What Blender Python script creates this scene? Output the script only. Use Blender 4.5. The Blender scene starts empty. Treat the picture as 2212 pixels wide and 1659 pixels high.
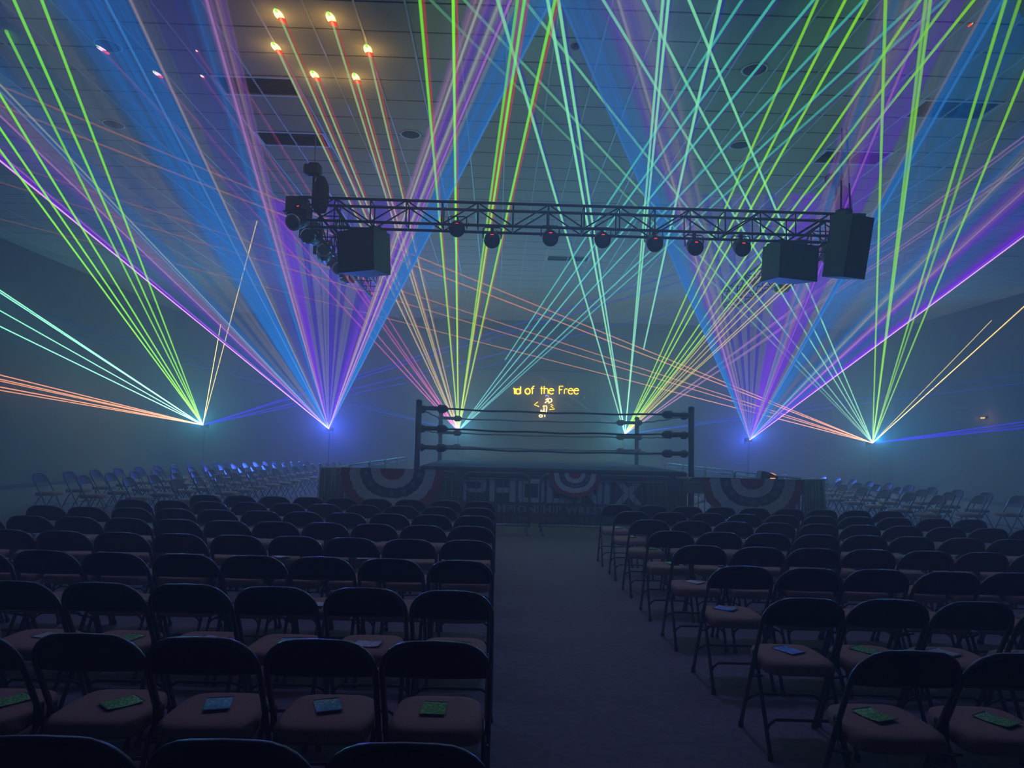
import bpy, math, random
from mathutils import Vector, Matrix
random.seed(7)
S = bpy.context.scene
COL = S.collection

# ------------------------------------------------------------------ camera
W, H, F = 2212.0, 1659.0, 1534.0            # frame and focal length in pixels
CAM = Vector((0.0, 0.0, 1.60))              # x right, y along the aisle, z up
ROLL, PITCH, YAW = 0.0250, math.atan2(130.3, 1534.0), math.atan2(28.8, 1540.0)
fwd = Vector((math.sin(YAW) * math.cos(PITCH), math.cos(YAW) * math.cos(PITCH), math.sin(PITCH)))
rh = Vector((math.cos(YAW), -math.sin(YAW), 0.0))
uh = rh.cross(fwd)
rgt = rh * math.cos(ROLL) + uh * math.sin(ROLL)
upv = -rh * math.sin(ROLL) + uh * math.cos(ROLL)
cd = bpy.data.cameras.new('camera')
cd.sensor_width, cd.lens = 36.0, F / W * 36.0
cd.clip_start, cd.clip_end = 0.05, 200.0
cam = bpy.data.objects.new('camera', cd)
COL.objects.link(cam)
cam.matrix_world = Matrix(((rgt.x, upv.x, -fwd.x, CAM.x), (rgt.y, upv.y, -fwd.y, CAM.y),
                           (rgt.z, upv.z, -fwd.z, CAM.z), (0, 0, 0, 1)))
S.camera = cam

def ray(px, py):
    return (fwd + rgt * ((px - W / 2) / F) + upv * ((H / 2 - py) / F)).normalized()
def at_y(px, py, y):
    d = ray(px, py); return CAM + d * ((y - CAM.y) / d.y)
def proj(p):
    d = Vector(p) - CAM; k = d.dot(fwd)
    return (W / 2 + F * d.dot(rgt) / k, H / 2 - F * d.dot(upv) / k, k)

# ------------------------------------------------------------------ exposure, haze, lights
S.view_settings.view_transform = 'Standard'
S.view_settings.look = 'None'
S.view_settings.gamma = 1.0
S.view_settings.use_curve_mapping = False
S.view_settings.exposure = 0.0
cy = S.cycles
cy.max_bounces = 2; cy.diffuse_bounces = 1; cy.glossy_bounces = 1
cy.transmission_bounces = 1; cy.volume_bounces = 0; cy.transparent_max_bounces = 64
cy.use_denoising = True; cy.adaptive_threshold = 0.04
cy.caustics_reflective = False; cy.caustics_refractive = False
cy.sample_clamp_indirect = 4.0

HAZE = 0.043
wd = bpy.data.worlds.new('hall_air')
S.world = wd
wd.use_nodes = True
nt = wd.node_tree
nt.nodes.clear()
wo = nt.nodes.new('ShaderNodeOutputWorld')
bg = nt.nodes.new('ShaderNodeBackground'); bg.inputs['Color'].default_value = (0, 0, 0, 1)
vs = nt.nodes.new('ShaderNodeVolumeScatter')
vs.inputs['Color'].default_value = (1, 1, 1, 1)
vs.inputs['Density'].default_value = HAZE
vs.inputs['Anisotropy'].default_value = 0.0
nt.links.new(bg.outputs[0], wo.inputs['Surface'])
nt.links.new(vs.outputs[0], wo.inputs['Volume'])

def point_light(name, loc, col, watts, r=0.03):
    l = bpy.data.lights.new(name, 'POINT'); l.color = col; l.energy = watts; l.shadow_soft_size = r
    o = bpy.data.objects.new(name, l); o.location = loc; COL.objects.link(o); return o

LZ = 28.0                                    # the row of laser projectors at the back of the hall
SRC = [(438, 918), (710, 926), (990, 931), (1350, 938), (1620, 950), (1885, 957)]
SRCP = [at_y(px, py, LZ) for px, py in SRC]
TEAL, BLUE, LILAC = (0.08, 0.50, 0.72), (0.05, 0.10, 1.0), (0.42, 0.40, 0.85)
def glow(i, col, watts, spot, col2, d=-0.66, up=-0.03):
    """light scattered at the aperture, and the upward wash of all the beams of one projector"""
    p = SRCP[i]; point_light('projector_glow', (p.x, p.y - d, p.z + up), col, watts)
    l = bpy.data.lights.new('projector_wash', 'SPOT'); l.color = col2; l.energy = spot; l.shadow_soft_size = .03
    l.spot_size = math.radians(96); l.spot_blend = 1.0
    o = bpy.data.objects.new('projector_wash', l); o.location = (p.x, p.y - .3, p.z + .1); COL.objects.link(o)
    aim = Vector((1.2 + (p.x - 1.2) * .6, 8.0, 6.6)) - o.location
    o.rotation_euler = aim.to_track_quat('-Z', 'Y').to_euler()
glow(0, (0.06, 0.45, 0.60), 60, 2500, (0.01, 0.38, 0.66))
glow(1, BLUE, 250, 3900, (0.05, 0.14, 1.0))
glow(2, TEAL, 60, 1750, (0.02, 0.42, 0.72))
glow(3, TEAL, 60, 1750, (0.02, 0.42, 0.72))
glow(4, BLUE, 200, 3300, (0.05, 0.18, 1.0))
glow(5, (0.06, 0.40, 0.80), 60, 3000, (0.01, 0.32, 0.80))
def fill_spot(loc, aim, col, watts, deg):  # added fill lamps above the frame, no fixture, to brighten seats, floor and banner
    l = bpy.data.lights.new('added_fill_light', 'SPOT'); l.color = col; l.energy = watts; l.shadow_soft_size = .25
    l.spot_size = math.radians(deg); l.spot_blend = 1.0
    o = bpy.data.objects.new('added_fill_light', l); o.location = loc; COL.objects.link(o)
    o.rotation_euler = (Vector(aim) - Vector(loc)).to_track_quat('-Z', 'Y').to_euler()
for x in (-4.4, 1.2, 6.8):
    fill_spot((x, 6.4, 6.7), (x, 4.6, 0), (0.27, 0.28, 1.0), 240, 140)
fill_spot((1.2, 5.4, 6.7), (1.2, 13.0, 0.9), (0.20, 0.36, 1.0), 560, 64)

# ------------------------------------------------------------------ helpers
def tag(o, label=None, cat=None, group=None, kind=None):
    if label: o['label'] = label
    if cat: o['category'] = cat
    if group: o['group'] = group
    if kind: o['kind'] = kind
    return o
def empty(name, loc=(0, 0, 0), rz=0.0):
    o = bpy.data.objects.new(name, None); o.empty_display_size = 0.1
    o.location = loc; o.rotation_euler = (0, 0, rz); COL.objects.link(o); return o

class MB:
    """collects shapes and links them as one mesh object"""
    def __init__(s): s.v, s.f, s.sm, s.mi = [], [], [], []
    def add(s, vs, fs, smooth=False, mi=0):
        b = len(s.v); s.v += [tuple(p) for p in vs]
        for q in fs: s.f.append([i + b for i in q]); s.sm.append(smooth); s.mi.append(mi)
    def box(s, c, d, M=None, mi=0):
        x, y, z = d[0] / 2, d[1] / 2, d[2] / 2
        vs = [Vector((i * x, j * y, k * z)) for i in (-1, 1) for j in (-1, 1) for k in (-1, 1)]
        if M: vs = [M @ p for p in vs]
        s.add([p + Vector(c) for p in vs], [(0, 1, 3, 2), (4, 6, 7, 5), (0, 4, 5, 1), (2, 3, 7, 6), (0, 2, 6, 4), (1, 5, 7, 3)], False, mi)
    def bevbox(s, c, d, b, M=None, mi=0):
        """box with all edges chamfered by b"""
        x, y, z = d[0] / 2, d[1] / 2, d[2] / 2
        vs, idx = [], {}
        for i in (-1, 1):
            for j in (-1, 1):
                for k in (-1, 1):
                    for a in range(3):
                        e = [i * (x - b), j * (y - b), k * (z - b)]
                        e[a] = (i * x, j * y, k * z)[a]
                        idx[i, j, k, a] = len(vs); vs.append(Vector(e))
        fs = []
        def q(a, lst):
            fs.append([idx[t + (a,)] for t in lst])
        for i in (-1, 1):
            fs.append([idx[i, j, k, 0] for j, k in ((-1, -1), (1, -1), (1, 1), (-1, 1))][::i])
            fs.append([idx[j, i, k, 1] for j, k in ((-1, -1), (-1, 1), (1, 1), (1, -1))][::i])
            fs.append([idx[j, k, i, 2] for j, k in ((-1, -1), (1, -1), (1, 1), (-1, 1))][::i])
        for i in (-1, 1):
            for j in (-1, 1):
                fs.append([idx[i, j, -1, 0], idx[i, j, 1, 0], idx[i, j, 1, 1], idx[i, j, -1, 1]])
                fs.append([idx[i, -1, j, 0], idx[i, 1, j, 0], idx[i, 1, j, 2], idx[i, -1, j, 2]])
                fs.append([idx[-1, i, j, 1], idx[1, i, j, 1], idx[1, i, j, 2], idx[-1, i, j, 2]])
        for i in (-1, 1):
            for j in (-1, 1):
                for k in (-1, 1):
                    fs.append([idx[i, j, k, 0], idx[i, j, k, 1], idx[i, j, k, 2]])
        if M: vs = [M @ p for p in vs]
        s.add([p + Vector(c) for p in vs], fs, False, mi)
    def tube(s, pts, r, n=8, cyclic=False, caps=True, mi=0):
        pts = [Vector(p) for p in pts]; m = len(pts)
        rr = r if isinstance(r, (list, tuple)) else [r] * m
        T = []
        for i in range(m):
            a = pts[i - 1] if (i or cyclic) else pts[0]
            b = pts[(i + 1) % m] if (i < m - 1 or cyclic) else pts[-1]
            T.append((b - a).normalized())
        ref = Vector((0, 0, 1)) if abs(T[0].z) < 0.9 else Vector((1, 0, 0))
        N = (ref - T[0] * ref.dot(T[0])).normalized()
        vs, fs = [], []
        for i in range(m):
            N = (N - T[i] * N.dot(T[i])).normalized(); B = T[i].cross(N)
            for k in range(n):
                a = 2 * math.pi * k / n
                vs.append(pts[i] + (N * math.cos(a) + B * math.sin(a)) * rr[i])
        for i in range(m if cyclic else m - 1):
            i2 = (i + 1) % m
            for k in range(n):
                k2 = (k + 1) % n
                fs.append((i * n + k, i * n + k2, i2 * n + k2, i2 * n + k))
        s.add(vs, fs, True, mi)
        if caps and not cyclic:
            b = len(s.v) - len(vs)
            s.f.append([b + k for k in range(n)][::-1]); s.sm.append(False); s.mi.append(mi)
            s.f.append([b + (m - 1) * n + k for k in range(n)]); s.sm.append(False); s.mi.append(mi)
    def lathe(s, prof, c=(0, 0, 0), n=20, M=None, mi=0, smooth=True):
        """profile of (radius, height) around local z"""
        vs, fs = [], []
        for r, z in prof:
            for k in range(n):
                a = 2 * math.pi * k / n; vs.append(Vector((r * math.cos(a), r * math.sin(a), z)))
        for i in range(len(prof) - 1):
            for k in range(n):
                k2 = (k + 1) % n; fs.append((i * n + k, i * n + k2, (i + 1) * n + k2, (i + 1) * n + k))
        fs.append(tuple(range(n))[::-1]); fs.append(tuple((len(prof) - 1) * n + k for k in range(n)))
        if M: vs = [M @ p for p in vs]
        s.add([p + Vector(c) for p in vs], fs, smooth, mi)
    def prism(s, poly, y0, y1, M=None, mi=0):
        """polygon in x,z extruded along y"""
        n = len(poly)
        vs = [Vector((x, y0, z)) for x, z in poly] + [Vector((x, y1, z)) for x, z in poly]
        if M: vs = [M @ p for p in vs]
        fs = [tuple(range(n)), tuple(range(2 * n - 1, n - 1, -1))] + [(i, i + n, (i + 1) % n + n, (i + 1) % n) for i in range(n)]
        s.add(vs, fs, False, mi)
    def mesh(s, name, mats):
        me = bpy.data.meshes.new(name); me.from_pydata(s.v, [], s.f)
        me.polygons.foreach_set('use_smooth', s.sm); me.polygons.foreach_set('material_index', s.mi)
        for m in (mats if isinstance(mats, (list, tuple)) else [mats]): me.materials.append(m)
        me.update(); return me
    def build(s, name, mats, parent=None, loc=(0, 0, 0)):
        o = bpy.data.objects.new(name, s.mesh(name, mats)); o.location = loc
        COL.objects.link(o)
        if parent: o.parent = parent
        return o
def put(name, me, parent=None, loc=(0, 0, 0), rz=0.0):
    o = bpy.data.objects.new(name, me); o.location = loc; o.rotation_euler = (0, 0, rz)
    COL.objects.link(o)
    if parent: o.parent = parent
    return o
def copy_tree(o, parent=None):
    c = o.copy(); COL.objects.link(c)
    if parent: c.parent = parent
    for ch in o.children: copy_tree(ch, c)
    return c

def mat(name, col, rough=0.6, metal=0.0, spec=0.5, noise=None, bump=None, emit=None):
    m = bpy.data.materials.new(name); m.use_nodes = True
    t = m.node_tree; p = t.nodes['Principled BSDF']
    p.inputs['Base Color'].default_value = (*col, 1); p.inputs['Roughness'].default_value = rough
    p.inputs['Metallic'].default_value = metal; p.inputs['Specular IOR Level'].default_value = spec
    if noise or bump:
        tc = t.nodes.new('ShaderNodeTexCoord')
    if noise:                                   # (scale, second colour)
        nz = t.nodes.new('ShaderNodeTexNoise'); nz.inputs['Scale'].default_value = noise[0]; nz.inputs['Detail'].default_value = 4
        mx = t.nodes.new('ShaderNodeMix'); mx.data_type = 'RGBA'
        mx.inputs[6].default_value = (*col, 1); mx.inputs[7].default_value = (*noise[1], 1)
        rp = t.nodes.new('ShaderNodeMapRange'); rp.inputs[1].default_value = 0.35; rp.inputs[2].default_value = 0.65
        t.links.new(tc.outputs['Object'], nz.inputs['Vector']); t.links.new(nz.outputs[0], rp.inputs[0])
        t.links.new(rp.outputs[0], mx.inputs[0]); t.links.new(mx.outputs[2], p.inputs['Base Color'])
    if bump:                                    # (scale, strength)
        nb = t.nodes.new('ShaderNodeTexNoise'); nb.inputs['Scale'].default_value = bump[0]
        bp = t.nodes.new('ShaderNodeBump'); bp.inputs['Strength'].default_value = bump[1]; bp.inputs['Distance'].default_value = 0.01
        t.links.new(tc.outputs['Object'], nb.inputs['Vector']); t.links.new(nb.outputs[0], bp.inputs['Height'])
        t.links.new(bp.outputs[0], p.inputs['Normal'])
    if emit:
        p.inputs['Emission Color'].default_value = (*emit[0], 1); p.inputs['Emission Strength'].default_value = emit[1]
    return m

# light in the haze: glows over what lies behind it; a beam is densest through its axis
def light_mat(name, kind):
    m = bpy.data.materials.new(name); m.use_nodes = True
    t = m.node_tree; t.nodes.clear()
    out = t.nodes.new('ShaderNodeOutputMaterial'); mx = t.nodes.new('ShaderNodeMixShader')
    em = t.nodes.new('ShaderNodeEmission'); tr = t.nodes.new('ShaderNodeBsdfTransparent')
    at = t.nodes.new('ShaderNodeAttribute'); at.attribute_name = 'light'
    t.links.new(at.outputs['Color'], em.inputs['Color'])
    if kind == 'beam':
        lw = t.nodes.new('ShaderNodeLayerWeight'); lw.inputs['Blend'].default_value = 0.5
        sb = t.nodes.new('ShaderNodeMath'); sb.operation = 'SUBTRACT'; sb.inputs[0].default_value = 1.0
        pw = t.nodes.new('ShaderNodeMath'); pw.operation = 'POWER'; pw.inputs[1].default_value = 1.2
        ml = t.nodes.new('ShaderNodeMath'); ml.operation = 'MULTIPLY'
        t.links.new(lw.outputs['Facing'], sb.inputs[1]); t.links.new(sb.outputs[0], pw.inputs[0])
        t.links.new(pw.outputs[0], ml.inputs[0]); t.links.new(at.outputs['Alpha'], ml.inputs[1]); t.links.new(ml.outputs[0], mx.inputs[0])
    else:
        t.links.new(at.outputs['Alpha'], mx.inputs[0])
    t.links.new(tr.outputs[0], mx.inputs[1]); t.links.new(em.outputs[0], mx.inputs[2]); t.links.new(mx.outputs[0], out.inputs['Surface'])
    m.cycles.emission_sampling = 'NONE'
    return m
M_BEAM, M_SHEET = light_mat('laser_light', 'beam'), light_mat('laser_sheet_light', 'sheet')

def emat(name, col, k):
    m = bpy.data.materials.new(name); m.use_nodes = True
    t = m.node_tree; t.nodes.clear()
    out = t.nodes.new('ShaderNodeOutputMaterial'); em = t.nodes.new('ShaderNodeEmission')
    em.inputs[0].default_value = (*col, 1); em.inputs[1].default_value = k
    t.links.new(em.outputs[0], out.inputs[0]); m.cycles.emission_sampling = 'NONE'; return m

M_CARPET = mat('carpet', (0.18, 0.155, 0.155), 0.95, noise=(22, (0.25, 0.21, 0.21)), bump=(260, 0.5), spec=0.1)
M_TILE = mat('acoustic_tile', (0.50, 0.50, 0.50), 0.9, noise=(60, (0.42, 0.42, 0.43)), bump=(180, 0.35), spec=0.1)
M_GRID = mat('grid_metal', (0.62, 0.62, 0.64), 0.5, 0.2)
M_DECK = mat('void_above_ceiling', (0.03, 0.03, 0.03), 0.9)
M_WALL = mat('painted_wall', (0.12, 0.122, 0.126), 0.85, noise=(1.2, (0.105, 0.107, 0.11)))
M_SCREEN = mat('screen_cloth', (0.16, 0.16, 0.155), 0.9)
M_BLACK = mat('black_metal', (0.012, 0.012, 0.014), 0.42)
M_CHAIR = mat('chair_enamel', (0.008, 0.008, 0.010), 0.42, spec=0.3)
M_TUBE = mat('lightened_enamel_tube', (0.10, 0.095, 0.10), 0.36, 0.7)  # base colour lifted to put the light rims into the tubes
M_SEAT = mat('brown_vinyl', (0.40, 0.225, 0.15), 0.75, noise=(90, (0.34, 0.19, 0.13)), bump=(240, 0.15), spec=0.25)
M_RUBBER = mat('rubber', (0.008, 0.008, 0.008), 0.8)
M_TRUSS = mat('black_truss', (0.012, 0.012, 0.014), 0.4)
M_STEEL = mat('galvanised_steel', (0.33, 0.34, 0.36), 0.4, 0.7)
M_CHROME = mat('chrome', (0.75, 0.75, 0.78), 0.15, 1.0)

# ------------------------------------------------------------------ the hall
XL, XR, YB, YF, ZC = -13.6, 16.6, 29.6, -4.0, 6.77
def slab(name, lo, hi, m, kind='structure'):
    b = MB(); c = [(a + d) / 2 for a, d in zip(lo, hi)]; b.box((0, 0, 0), [d - a for a, d in zip(lo, hi)])
    return tag(b.build(name, m, None, c), kind=kind)
slab('floor', (XL - .2, YF - .2, -0.2), (XR + .2, YB + .2, 0), M_CARPET)
slab('wall_back', (XL, YB, 0), (XR, YB + .2, ZC + .3), M_WALL)
slab('wall_front', (XL, YF - .2, 0), (XR, YF, ZC + .3), M_WALL)
slab('wall_left', (XL - .2, YF - .2, 0), (XL, YB + .2, ZC + .3), M_WALL)
slab('wall_right', (XR, YF - .2, 0), (XR + .2, YB + .2, ZC + .3), M_WALL)
for nm, lo, hi in (('baseboard_back', (XL, YB - .02, 0), (XR, YB, .12)), ('baseboard_left', (XL, YF, 0), (XL + .02, YB - .02, .12)),
                   ('baseboard_right', (XR - .02, YF, 0), (XR, YB - .02, .12))):
    slab(nm, lo, hi, M_BLACK)

ceil_o = slab('ceiling', (XL, YF, ZC + .06), (XR, YB, ZC + .3), M_DECK)
inv = ceil_o.location.copy()
def cpart(name, me, loc): return put(name, me, ceil_o, Vector(loc) - inv)
P = 0.61
X0, Y0 = -0.01, 8.62
tb = MB(); tb.bevbox((0, 0, 0.009), (P - 0.022, P - 0.028, 0.018), 0.004); tile_me = tb.mesh('ceiling_tile', M_TILE)
# recessed things take the place of tiles: (pixel on the ceiling, what)
def on_ceiling(px, py, z=ZC):
    d = ray(px, py); return CAM + d * ((z - CAM.z) / d.z)
def cell(p): return (math.floor((p.x - X0) / P), math.floor((p.y - Y0) / P))
def cell_c(c): return (X0 + (c[0] + .5) * P, Y0 + (c[1] + .5) * P)
VENTS = [((640, 312), 2, 'dark return air grille in the ceiling over the hanging hoist'),
         ((500, 190), 2, 'dark air grille in the ceiling beside the violet light fan'),
         ((1765, 350), 2, 'dark air grille in the ceiling above the right end of the truss'),
         ((2040, 218), 2, 'dark air grille in the ceiling among green beams near the right wall'),
         ((1195, 560), 2, 'small dark air grille in the far ceiling behind the truss')]
DOWN = [((887, 290), 'round recessed ceiling speaker between two grid lines above the truss'),
        ((245, 268), 'round recessed ceiling speaker farthest to the left, behind green beams'),
        ((1598, 313), 'round recessed ceiling speaker right of the blue and violet fan'),
        ((1630, 150), 'round recessed ceiling speaker crossed by teal beams high up'),
        ((233, 98), 'round recessed ceiling speaker beside a red laser spot')]
taken = set()
for (pp, n, lab) in VENTS:
    c = cell(on_ceiling(*pp))
    for k in range(n): taken.add((c[0] + k, c[1]))
for (pp, lab) in DOWN: taken.add(cell(on_ceiling(*pp)))
cells = []
for i in range(math.ceil((XL - X0) / P), math.floor((XR - X0) / P)):
    for j in range(math.ceil((4.5 - Y0) / P), math.floor((YB - Y0) / P)):
        if (i, j) in taken: continue
        x, y = cell_c((i, j)); px, py, k = proj((x, y, ZC))
        vis = -60 < px < W + 60 and -60 < py < H
        cells.append((0 if vis else 1, y, abs(x), i, j))
cells.sort()
field = MB()
for n, (v, y, _, i, j) in enumerate(cells):
    x, y = cell_c((i, j))
    dz = random.uniform(-0.002, 0.003)
    if n < 300 and not v: cpart('ceiling_tile', tile_me, (x, y, ZC + dz))
    else: field.bevbox((x, y, ZC + 0.009 + dz), (P - 0.022, P - 0.028, 0.018), 0.004)
f = field.build('far_ceiling_tiles', M_TILE, ceil_o, -inv); f['kind'] = 'stuff'
L = YB - 4.5
gb = MB(); gb.box((0, 0, 0), (0.026, L, 0.014)); bar_me = gb.mesh('grid_bar', M_GRID)
for i in range(math.ceil((XL - X0) / P), math.floor((XR - X0) / P) + 1):
    cpart('grid_bar', bar_me, (X0 + i * P, 4.5 + L / 2, ZC + 0.002))
ct = MB()
for j in range(math.ceil((4.5 - Y0) / P), math.floor((YB - Y0) / P)):
    ct.box(((XL + XR) / 2, Y0 + j * P, ZC + 0.030), (XR - XL - .1, 0.02, 0.012))
ct = ct.build('cross_bars', M_DECK, ceil_o, -inv); ct['kind'] = 'stuff'

M_VENT = mat('grille_dark', (0.015, 0.015, 0.018), 0.6)
for (pp, n, lab) in VENTS:
    c = cell(on_ceiling(*pp)); x, y = cell_c(c); x += (n - 1) * P / 2
    t = tag(empty('ceiling_vent', (x, y, ZC)), lab, 'vent', 'air grilles in the ceiling')
    w = n * P - 0.03; d = P - 0.03
    b = MB()
    for s in (-1, 1):
        b.box((0, s * (d / 2 - .02), 0), (w, .04, .02)); b.box((s * (w / 2 - .02), 0, 0), (.04, d - .08, .02))
    b.build('frame', M_GRID, t)
    b = MB(); b.box((0, 0, .03), (w, d, .01)); b.build('duct_back', M_DECK, t)
    b = MB(); b.box((0, 0, 0), (w - .08, .05, .006), Matrix.Rotation(0.6, 3, 'X')); sl = b.mesh('slat', M_VENT)
    for k in range(8): put('slat', sl, t, (0, -d / 2 + .075 + k * (d - .15) / 7, .008))
M_CONE = mat('speaker_grille', (0.02, 0.02, 0.024), 0.7, bump=(300, .4))
for (pp, lab) in DOWN:
    p = on_ceiling(*pp)
    t = tag(empty('ceiling_speaker', (p.x, p.y, ZC)), lab, 'speaker', 'recessed ceiling speakers')
    b = MB(); b.box((0, 0, .012), (P - .016, P - .016, .018)); c = cell_c(cell(p))
    b.build('backing_tile', M_TILE, t, (c[0] - p.x, c[1] - p.y, 0))
    b = MB(); b.lathe([(.17, .004), (.18, -.006), (.155, -.012), (.150, .002)], n=28); b.build('rim', M_GRID, t)
    b = MB(); b.lathe([(.152, .0), (.150, -.006), (.08, -.008), (.01, -.009)], n=24); b.build('grille', M_CONE, t)
p = on_ceiling(1243, 97)
t = tag(empty('smoke_detector', (p.x, p.y, ZC)), 'small dark smoke detector on the ceiling tiles above the middle beams', 'smoke detector')
b = MB(); b.lathe([(.07, 0), (.07, -.02), (.05, -.035), (.05, -.05), (.03, -.06)]); b.build('housing', M_BLACK, t)
b = MB(); b.lathe([(.072, .0), (.078, -.006), (.072, -.012)]); b.build('base_ring', M_GRID, t)

# projection screen with its frame on the back wall
sc_l, sc_r = at_y(1008, 798, YB - .1), at_y(1345, 806, YB - .1)
t = tag(empty('projection_screen', ((sc_l.x + sc_r.x) / 2, YB - .06, 1.0)), 'pale projection screen on the back wall behind the ring', 'screen')
sw, sh = sc_r.x - sc_l.x, sc_l.z - 1.0
b = MB(); b.box((0, 0, sh / 2), (sw, .03, sh)); b.build('screen_cloth', M_SCREEN, t)
b = MB()
for s in (-1, 1): b.box((s * (sw / 2 + .03), -.01, sh / 2), (.06, .06, sh + .12))
b.box((0, -.01, sh + .03), (sw, .06, .06)); b.box((0, -.01, -.03), (sw, .06, .06)); b.build('screen_frame', M_BLACK, t)

# ------------------------------------------------------------------ laser projectors, their beams and light sheets
def room_hit(px, py):
    """where the line of sight through a pixel meets the hall's ceiling or a wall"""
    d = ray(px, py); best = 1e9
    for ax, val in ((2, ZC - .02), (0, XL + .02), (0, XR - .02), (1, YB - .05)):
        if abs(d[ax]) > 1e-6:
            k = (val - CAM[ax]) / d[ax]
            if 0 < k < best: best = k
    return CAM + d * best
def beyond(src, px, py, m=70):
    """carry a beam that leaves the frame on past the frame's edge"""
    (sx, sy) = src
    if 2 < px < W - 2 and py > 2: return px, py
    k = 1 + m / math.hypot(px - sx, py - sy)
    return sx + (px - sx) * k, sy + (py - sy) * k
CN = {'warm': (.34, .52, .20), 'green': (.16, .85, .01), 'lime': (.23, .80, .0), 'yellow': (.80, .70, .16), 'orange': (.62, .23, .11), 'cyan': (.16, .80, .52),
      'teal': (.04, .62, .46), 'mint': (.20, .80, .40), 'violet': (.018, .0, .50), 'blue': (.01, .04, .50), 'magenta': (.62, .07, .52),
      'pink': (.52, .22, .58), 'red': (.60, .03, .03), 'beige': (.34, .24, .20), 'purple': (.16, .03, .75), 'white': (.6, .7, .55), 'sky': (.02, .22, .62)}
NAMES = {'warm': 'pale green', 'mint': 'mint green', 'lime': 'yellow green', 'sky': 'sky blue'}
GAIN, FADE = 11.0, 0.092                      # light at the aperture, and how fast the haze thins it out (per metre)
def beam_mesh(a, b, r, c, fade=FADE):
    m = MB(); n = 9
    pts = [a + (b - a) * (i / n) ** 1.5 for i in range(n + 1)]
    m.tube(pts, [r * 1.12 * (.75 + .25 * min(1, p.length / 2)) for p in pts], 8, caps=False); me = m.mesh('laser_beam', M_BEAM)
    ca = me.color_attributes.new('light', 'FLOAT_COLOR', 'POINT')
    for i, p in enumerate(pts):
        k = GAIN * (math.exp(-FADE * p.length) + .5 * math.exp(-p.length / 2.0)); wh = .40 * max(c) * math.exp(-p.length / 8) * (0 if c[2] > 3 * max(c[0], c[1]) else 1); al = .88 * min(1, 1.15 * math.exp(-(fade - FADE) * p.length)) * min(1.0, max(c) * 1.6)
        for q in range(8): ca.data[i * 8 + q].color = ((c[0] + wh) * k, (c[1] + wh * .5) * k, (c[2] + wh * .25) * k, al)
    return me
def no_shadow(o): o.visible_shadow = False; return o    # light does not cast a shadow
def beam(root, s, a_px, end, col, k=1.0, r=0.019, fringe=None, start=0.0, e3=None, label=True, fade=FADE):
    org = SRCP[s]
    if e3 is None:
        e = beyond(SRC[s], *end); e3 = room_hit(*e)
    a = org + (e3 - org) * start
    o = no_shadow(put('laser_beam', beam_mesh(a - org, e3 - org, r, [x * k for x in CN[col]], fade), root))
    if label: o['label'] = '%s laser beam' % NAMES.get(col, col)
    if fringe:                                  # the projector's colours do not quite line up
        fc, off, fk = fringe
        dv = (e3 - org); side = dv.cross(Vector((0, 1, 0))).normalized()
        if side.x < 0: side = -side
        sh = side * off
        q = no_shadow(put('laser_beam', beam_mesh(a - org + sh * .25, e3 - org + sh, r, [x * fk for x in CN[fc]], fade), root))
        q['label'] = '%s fringe beam' % fc
    return o
SR = random.Random(17)
SGAIN, SFADE, SALPHA = 3.0, 0.086, 4.0
HUE = {'purple': (.15, .0, .66), 'violet': (.06, .06, .34), 'lav': (.16, .13, .42), 'deep': (.045, .0, .40), 'blue': (.02, .07, .50), 'sky': (.005, .17, .62), 'pink': (.42, .20, .58), 'beige': (.24, .24, .30), 'white': (.5, .55, .6)}
def sheet(root, s, rows, label, far_y=None, z_end=None):
    """flat fan of light: rows = (pixel the edge ray runs to, colour, strength)"""
    org = SRCP[s]; vs, cs, fs = [Vector((0, 0, 0))] , [], []
    me = bpy.data.meshes.new('light_sheet')
    V, C, Fc = [], [], []
    for i in range(len(rows) - 1):
        (e0, c0, k0), (e1, c1, k1) = rows[i], rows[i + 1]
        n = 4
        for q in range(n):
            jit = SR.uniform(.62, 1.38)
            ta, tb_ = q / n, (q + 1) / n
            pa = (e0[0] + (e1[0] - e0[0]) * ta, e0[1] + (e1[1] - e0[1]) * ta)
            pb = (e0[0] + (e1[0] - e0[0]) * tb_, e0[1] + (e1[1] - e0[1]) * tb_)
            A, B = room_hit(*beyond(SRC[s], *pa)) - org, room_hit(*beyond(SRC[s], *pb)) - org
            ha, hb = [[c * (1 - q_) + d * q_ for c, d in zip(HUE[c0], HUE[c1])] for q_ in (ta, tb_)]
            sa, sb_ = k0 * (1 - ta) + k1 * ta, k0 * (1 - tb_) + k1 * tb_
            ts = (0.004, .06, .12, .22, .4, .65, 1.0)
            for u in range(len(ts) - 1):
                b = len(V)
                for (PT, t_) in ((A, ts[u]), (B, ts[u]), (B, ts[u + 1]), (A, ts[u + 1])): V.append(PT * t_)
                Fc.append((b, b + 1, b + 2, b + 3))
                # the light thins out along its way through the haze
                for ch, kk, t_ in ((ha, sa, ts[u]), (hb, sb_, ts[u]), (hb, sb_, ts[u + 1]), (ha, sa, ts[u + 1])):
                    d_ = A.length * t_; g = SGAIN * (math.exp(-.05 * d_) + 0.8 * math.exp(-d_ / 2))
                    C.append((ch[0] * g, ch[1] * g, ch[2] * g, min(.92, SALPHA * jit * kk * math.exp(-SFADE * A.length * t_))))
    me.from_pydata(V, [], Fc); me.materials.append(M_SHEET)
    ca = me.color_attributes.new('light', 'FLOAT_COLOR', 'POINT')
    for i, c in enumerate(C): ca.data[i].color = c
    o = no_shadow(put('light_sheet', me, root)); o['label'] = label; return o

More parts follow.
